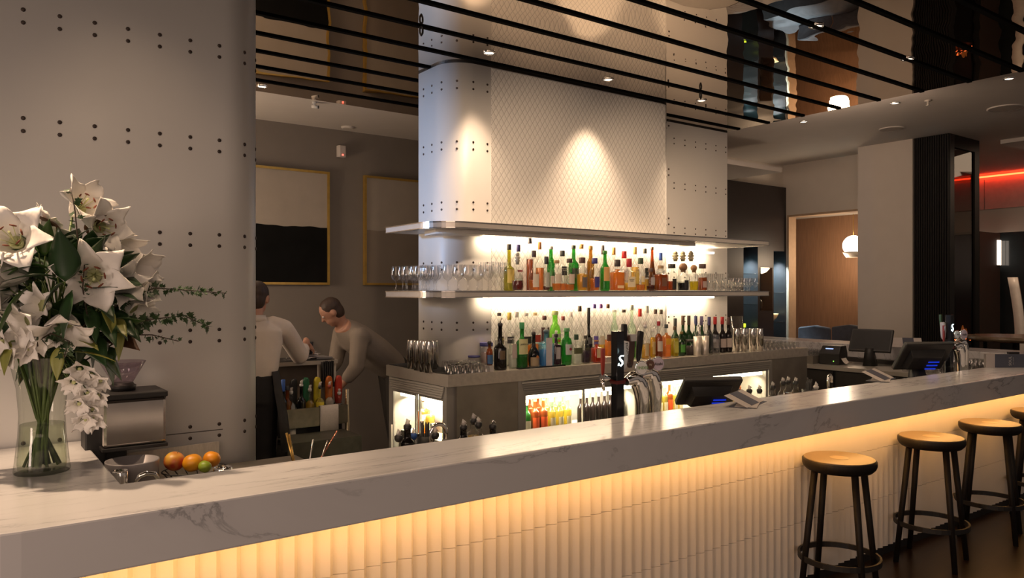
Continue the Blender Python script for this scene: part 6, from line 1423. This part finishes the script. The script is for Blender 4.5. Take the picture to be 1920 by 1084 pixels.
tr = MB(); rings(tr, [(wst-Vector((0,0,.02)), side, fd, .168, .118), (hip, side, fd, .18, .125), (hip-Vector((0,0,.10)), side, fd, .175, .12)]); limb(tr, [hip+side*.08-Vector((0,0,.05)), kneeR, footR], [.10,.072,.06]); limb(tr, [hip-side*.08-Vector((0,0,.05)), kneeL, footL], [.10,.072,.06]); fuse(tr, 'trousers', M_TROU, t, .012, 4)
for f_ in (footR, footL): m = MB(); ell(m, (f_.x+.02, f_.y+.05, .045), .048, .13, .045); m.build('shoe', M_BLACK, t)
vs = []; n = 10
for k in range(n+1):
    u = k/n; a = -.5+2.2*u     # wraps from the back of the right hip round to the front
    for (z, g_) in ((wst.z-.0, .178), (hip.z-.02, .200), (.80, .235), (.55, .265)): vs.append(Vector((hip.x, hip.y, z))+side*g_*math.cos(a)+fd*g_*.75*math.sin(a))
m = MB().add(vs, [(4*k+j, 4*k+4+j, 4*k+5+j, 4*k+1+j) for k in range(n) for j in range(3)], True); o = m.build('apron', M_APRON, t); so = o.modifiers.new('t', 'SOLIDIFY'); so.thickness = .004
Yc = Yb-.02; m = MB().add([P(507,822,Yc), P(521,818,Yc), P(517,852,Yc), P(499,852,Yc)], [(0,1,2,3)], True); o = m.build('hanging_cloth', M_SHIRT, t); so = o.modifiers.new('t', 'SOLIDIFY'); so.thickness = .004
# tumbler the bartender is holding
o = MB().lathe([(.026,0),(.032,.10),(.030,.10),(.024,.006)], 16, cap1=False).xf(Matrix.Translation(wri+Vector((.045,.06,-.11)))).build('dark_cup', M_BLACK); tag(o, 'small dark cup held in the bartender hand', 'cup')
# second person, bending forward in the back aisle
t = thing('person', 'person in pale shirt bending forward to the left before the back wall', 'person', (0,0,0))
Y2 = 6.25; hip = P(738, 690, Y2); cs = P(665, 632, Y2-.03); neck = P(640, 610, Y2-.04); hc = P(622, 585, Y2-.05); ax = (hip-cs).normalized(); dn = Vector((0,1,0)).cross(ax).normalized(); dn = dn if dn.z < 0 else -dn; sd = ax.cross(dn)
fw = Vector((-.75,.25,-.6)).normalized(); b = MB(); R_, hx_, hf, hu = head(b, hc, fw, (-.5,.1,.85)); limb(b, [hc-hf*.03-hu*.05, neck, cs], [.052,.056,.07])
rings(b, [(neck, sd, dn, .10, .075), (cs, sd, dn, .165, .10), ((cs+hip)/2, sd, dn, .15, .10), (hip, sd, dn, .155, .11)])
shA = cs+sd*.17*(1 if sd.y < 0 else -1)-ax*.05; shB = cs-sd*.17*(1 if sd.y < 0 else -1)-ax*.05
eA = shA+Vector((-.03,.0,-.27)); wA = eA+Vector((-.14,.05,-.18)); eB = shB+Vector((-.05,.02,-.26)); wB = eB+Vector((-.15,.0,-.18))
for s_, e_, w_ in ((shA, eA, wA), (shB, eB, wB)): limb(b, [s_, e_, w_], [.050,.040,.027]); hand(b, w_, Vector((-.6,0,-.7)), Vector((-.6,0,.7)), 1.0, .5, 1)
k1 = Vector((hip.x-.02, hip.y-.08, .50)); k2 = Vector((hip.x+.04, hip.y+.10, .50)); f1 = Vector((hip.x+.03, hip.y-.08, .08)); f2 = Vector((hip.x+.10, hip.y+.10, .08))
limb(b, [hip+Vector((0,-.08,0)), k1, f1], [.085,.055,.038]); limb(b, [hip+Vector((0,.08,0)), k2, f2], [.085,.055,.038]); fuse(b, 'body', M_SKIN, t, .009, 4); hair(t, hc, R_, hf, hu, M_HAIR); eyes(t, hc, hx_, hf, hu)
s = MB(); rings(s, [(neck-ax*.0, sd, dn, .085, .075), (neck.lerp(cs, .5), sd, dn, .155, .11), (cs, sd, dn, .20, .135), (cs.lerp(hip, .5), sd, dn, .195, .15), (cs.lerp(hip, .85), sd, dn, .185, .14), (hip, sd, dn, .175, .125)])
for s_, e_, w_ in ((shA, eA, wA), (shB, eB, wB)): limb(s, [s_-ax*-.04, s_, e_, e_.lerp(w_, .5)], [.08,.08,.068,.055])
fuse(s, 'shirt', M_SHIRT2, t, .011, 5)
tr = MB(); rings(tr, [(hip-ax*.05, sd, dn, .17, .125), (hip+ax*.02, sd, dn, .18, .135), (hip+ax*.08-Vector((0,0,.05)), sd, dn, .15, .12)]); limb(tr, [hip+Vector((0,-.08,-.02)), k1, f1], [.115,.08,.066]); limb(tr, [hip+Vector((0,.08,-.02)), k2, f2], [.115,.08,.066]); fuse(tr, 'trousers', mat('charcoal trousers', (.03,.026,.022), .8), t, .012, 4)
for f_ in (f1, f2): m = MB(); ell(m, (f_.x-.05, f_.y, .045), .13, .048, .045); m.build('shoe', M_BLACK, t)
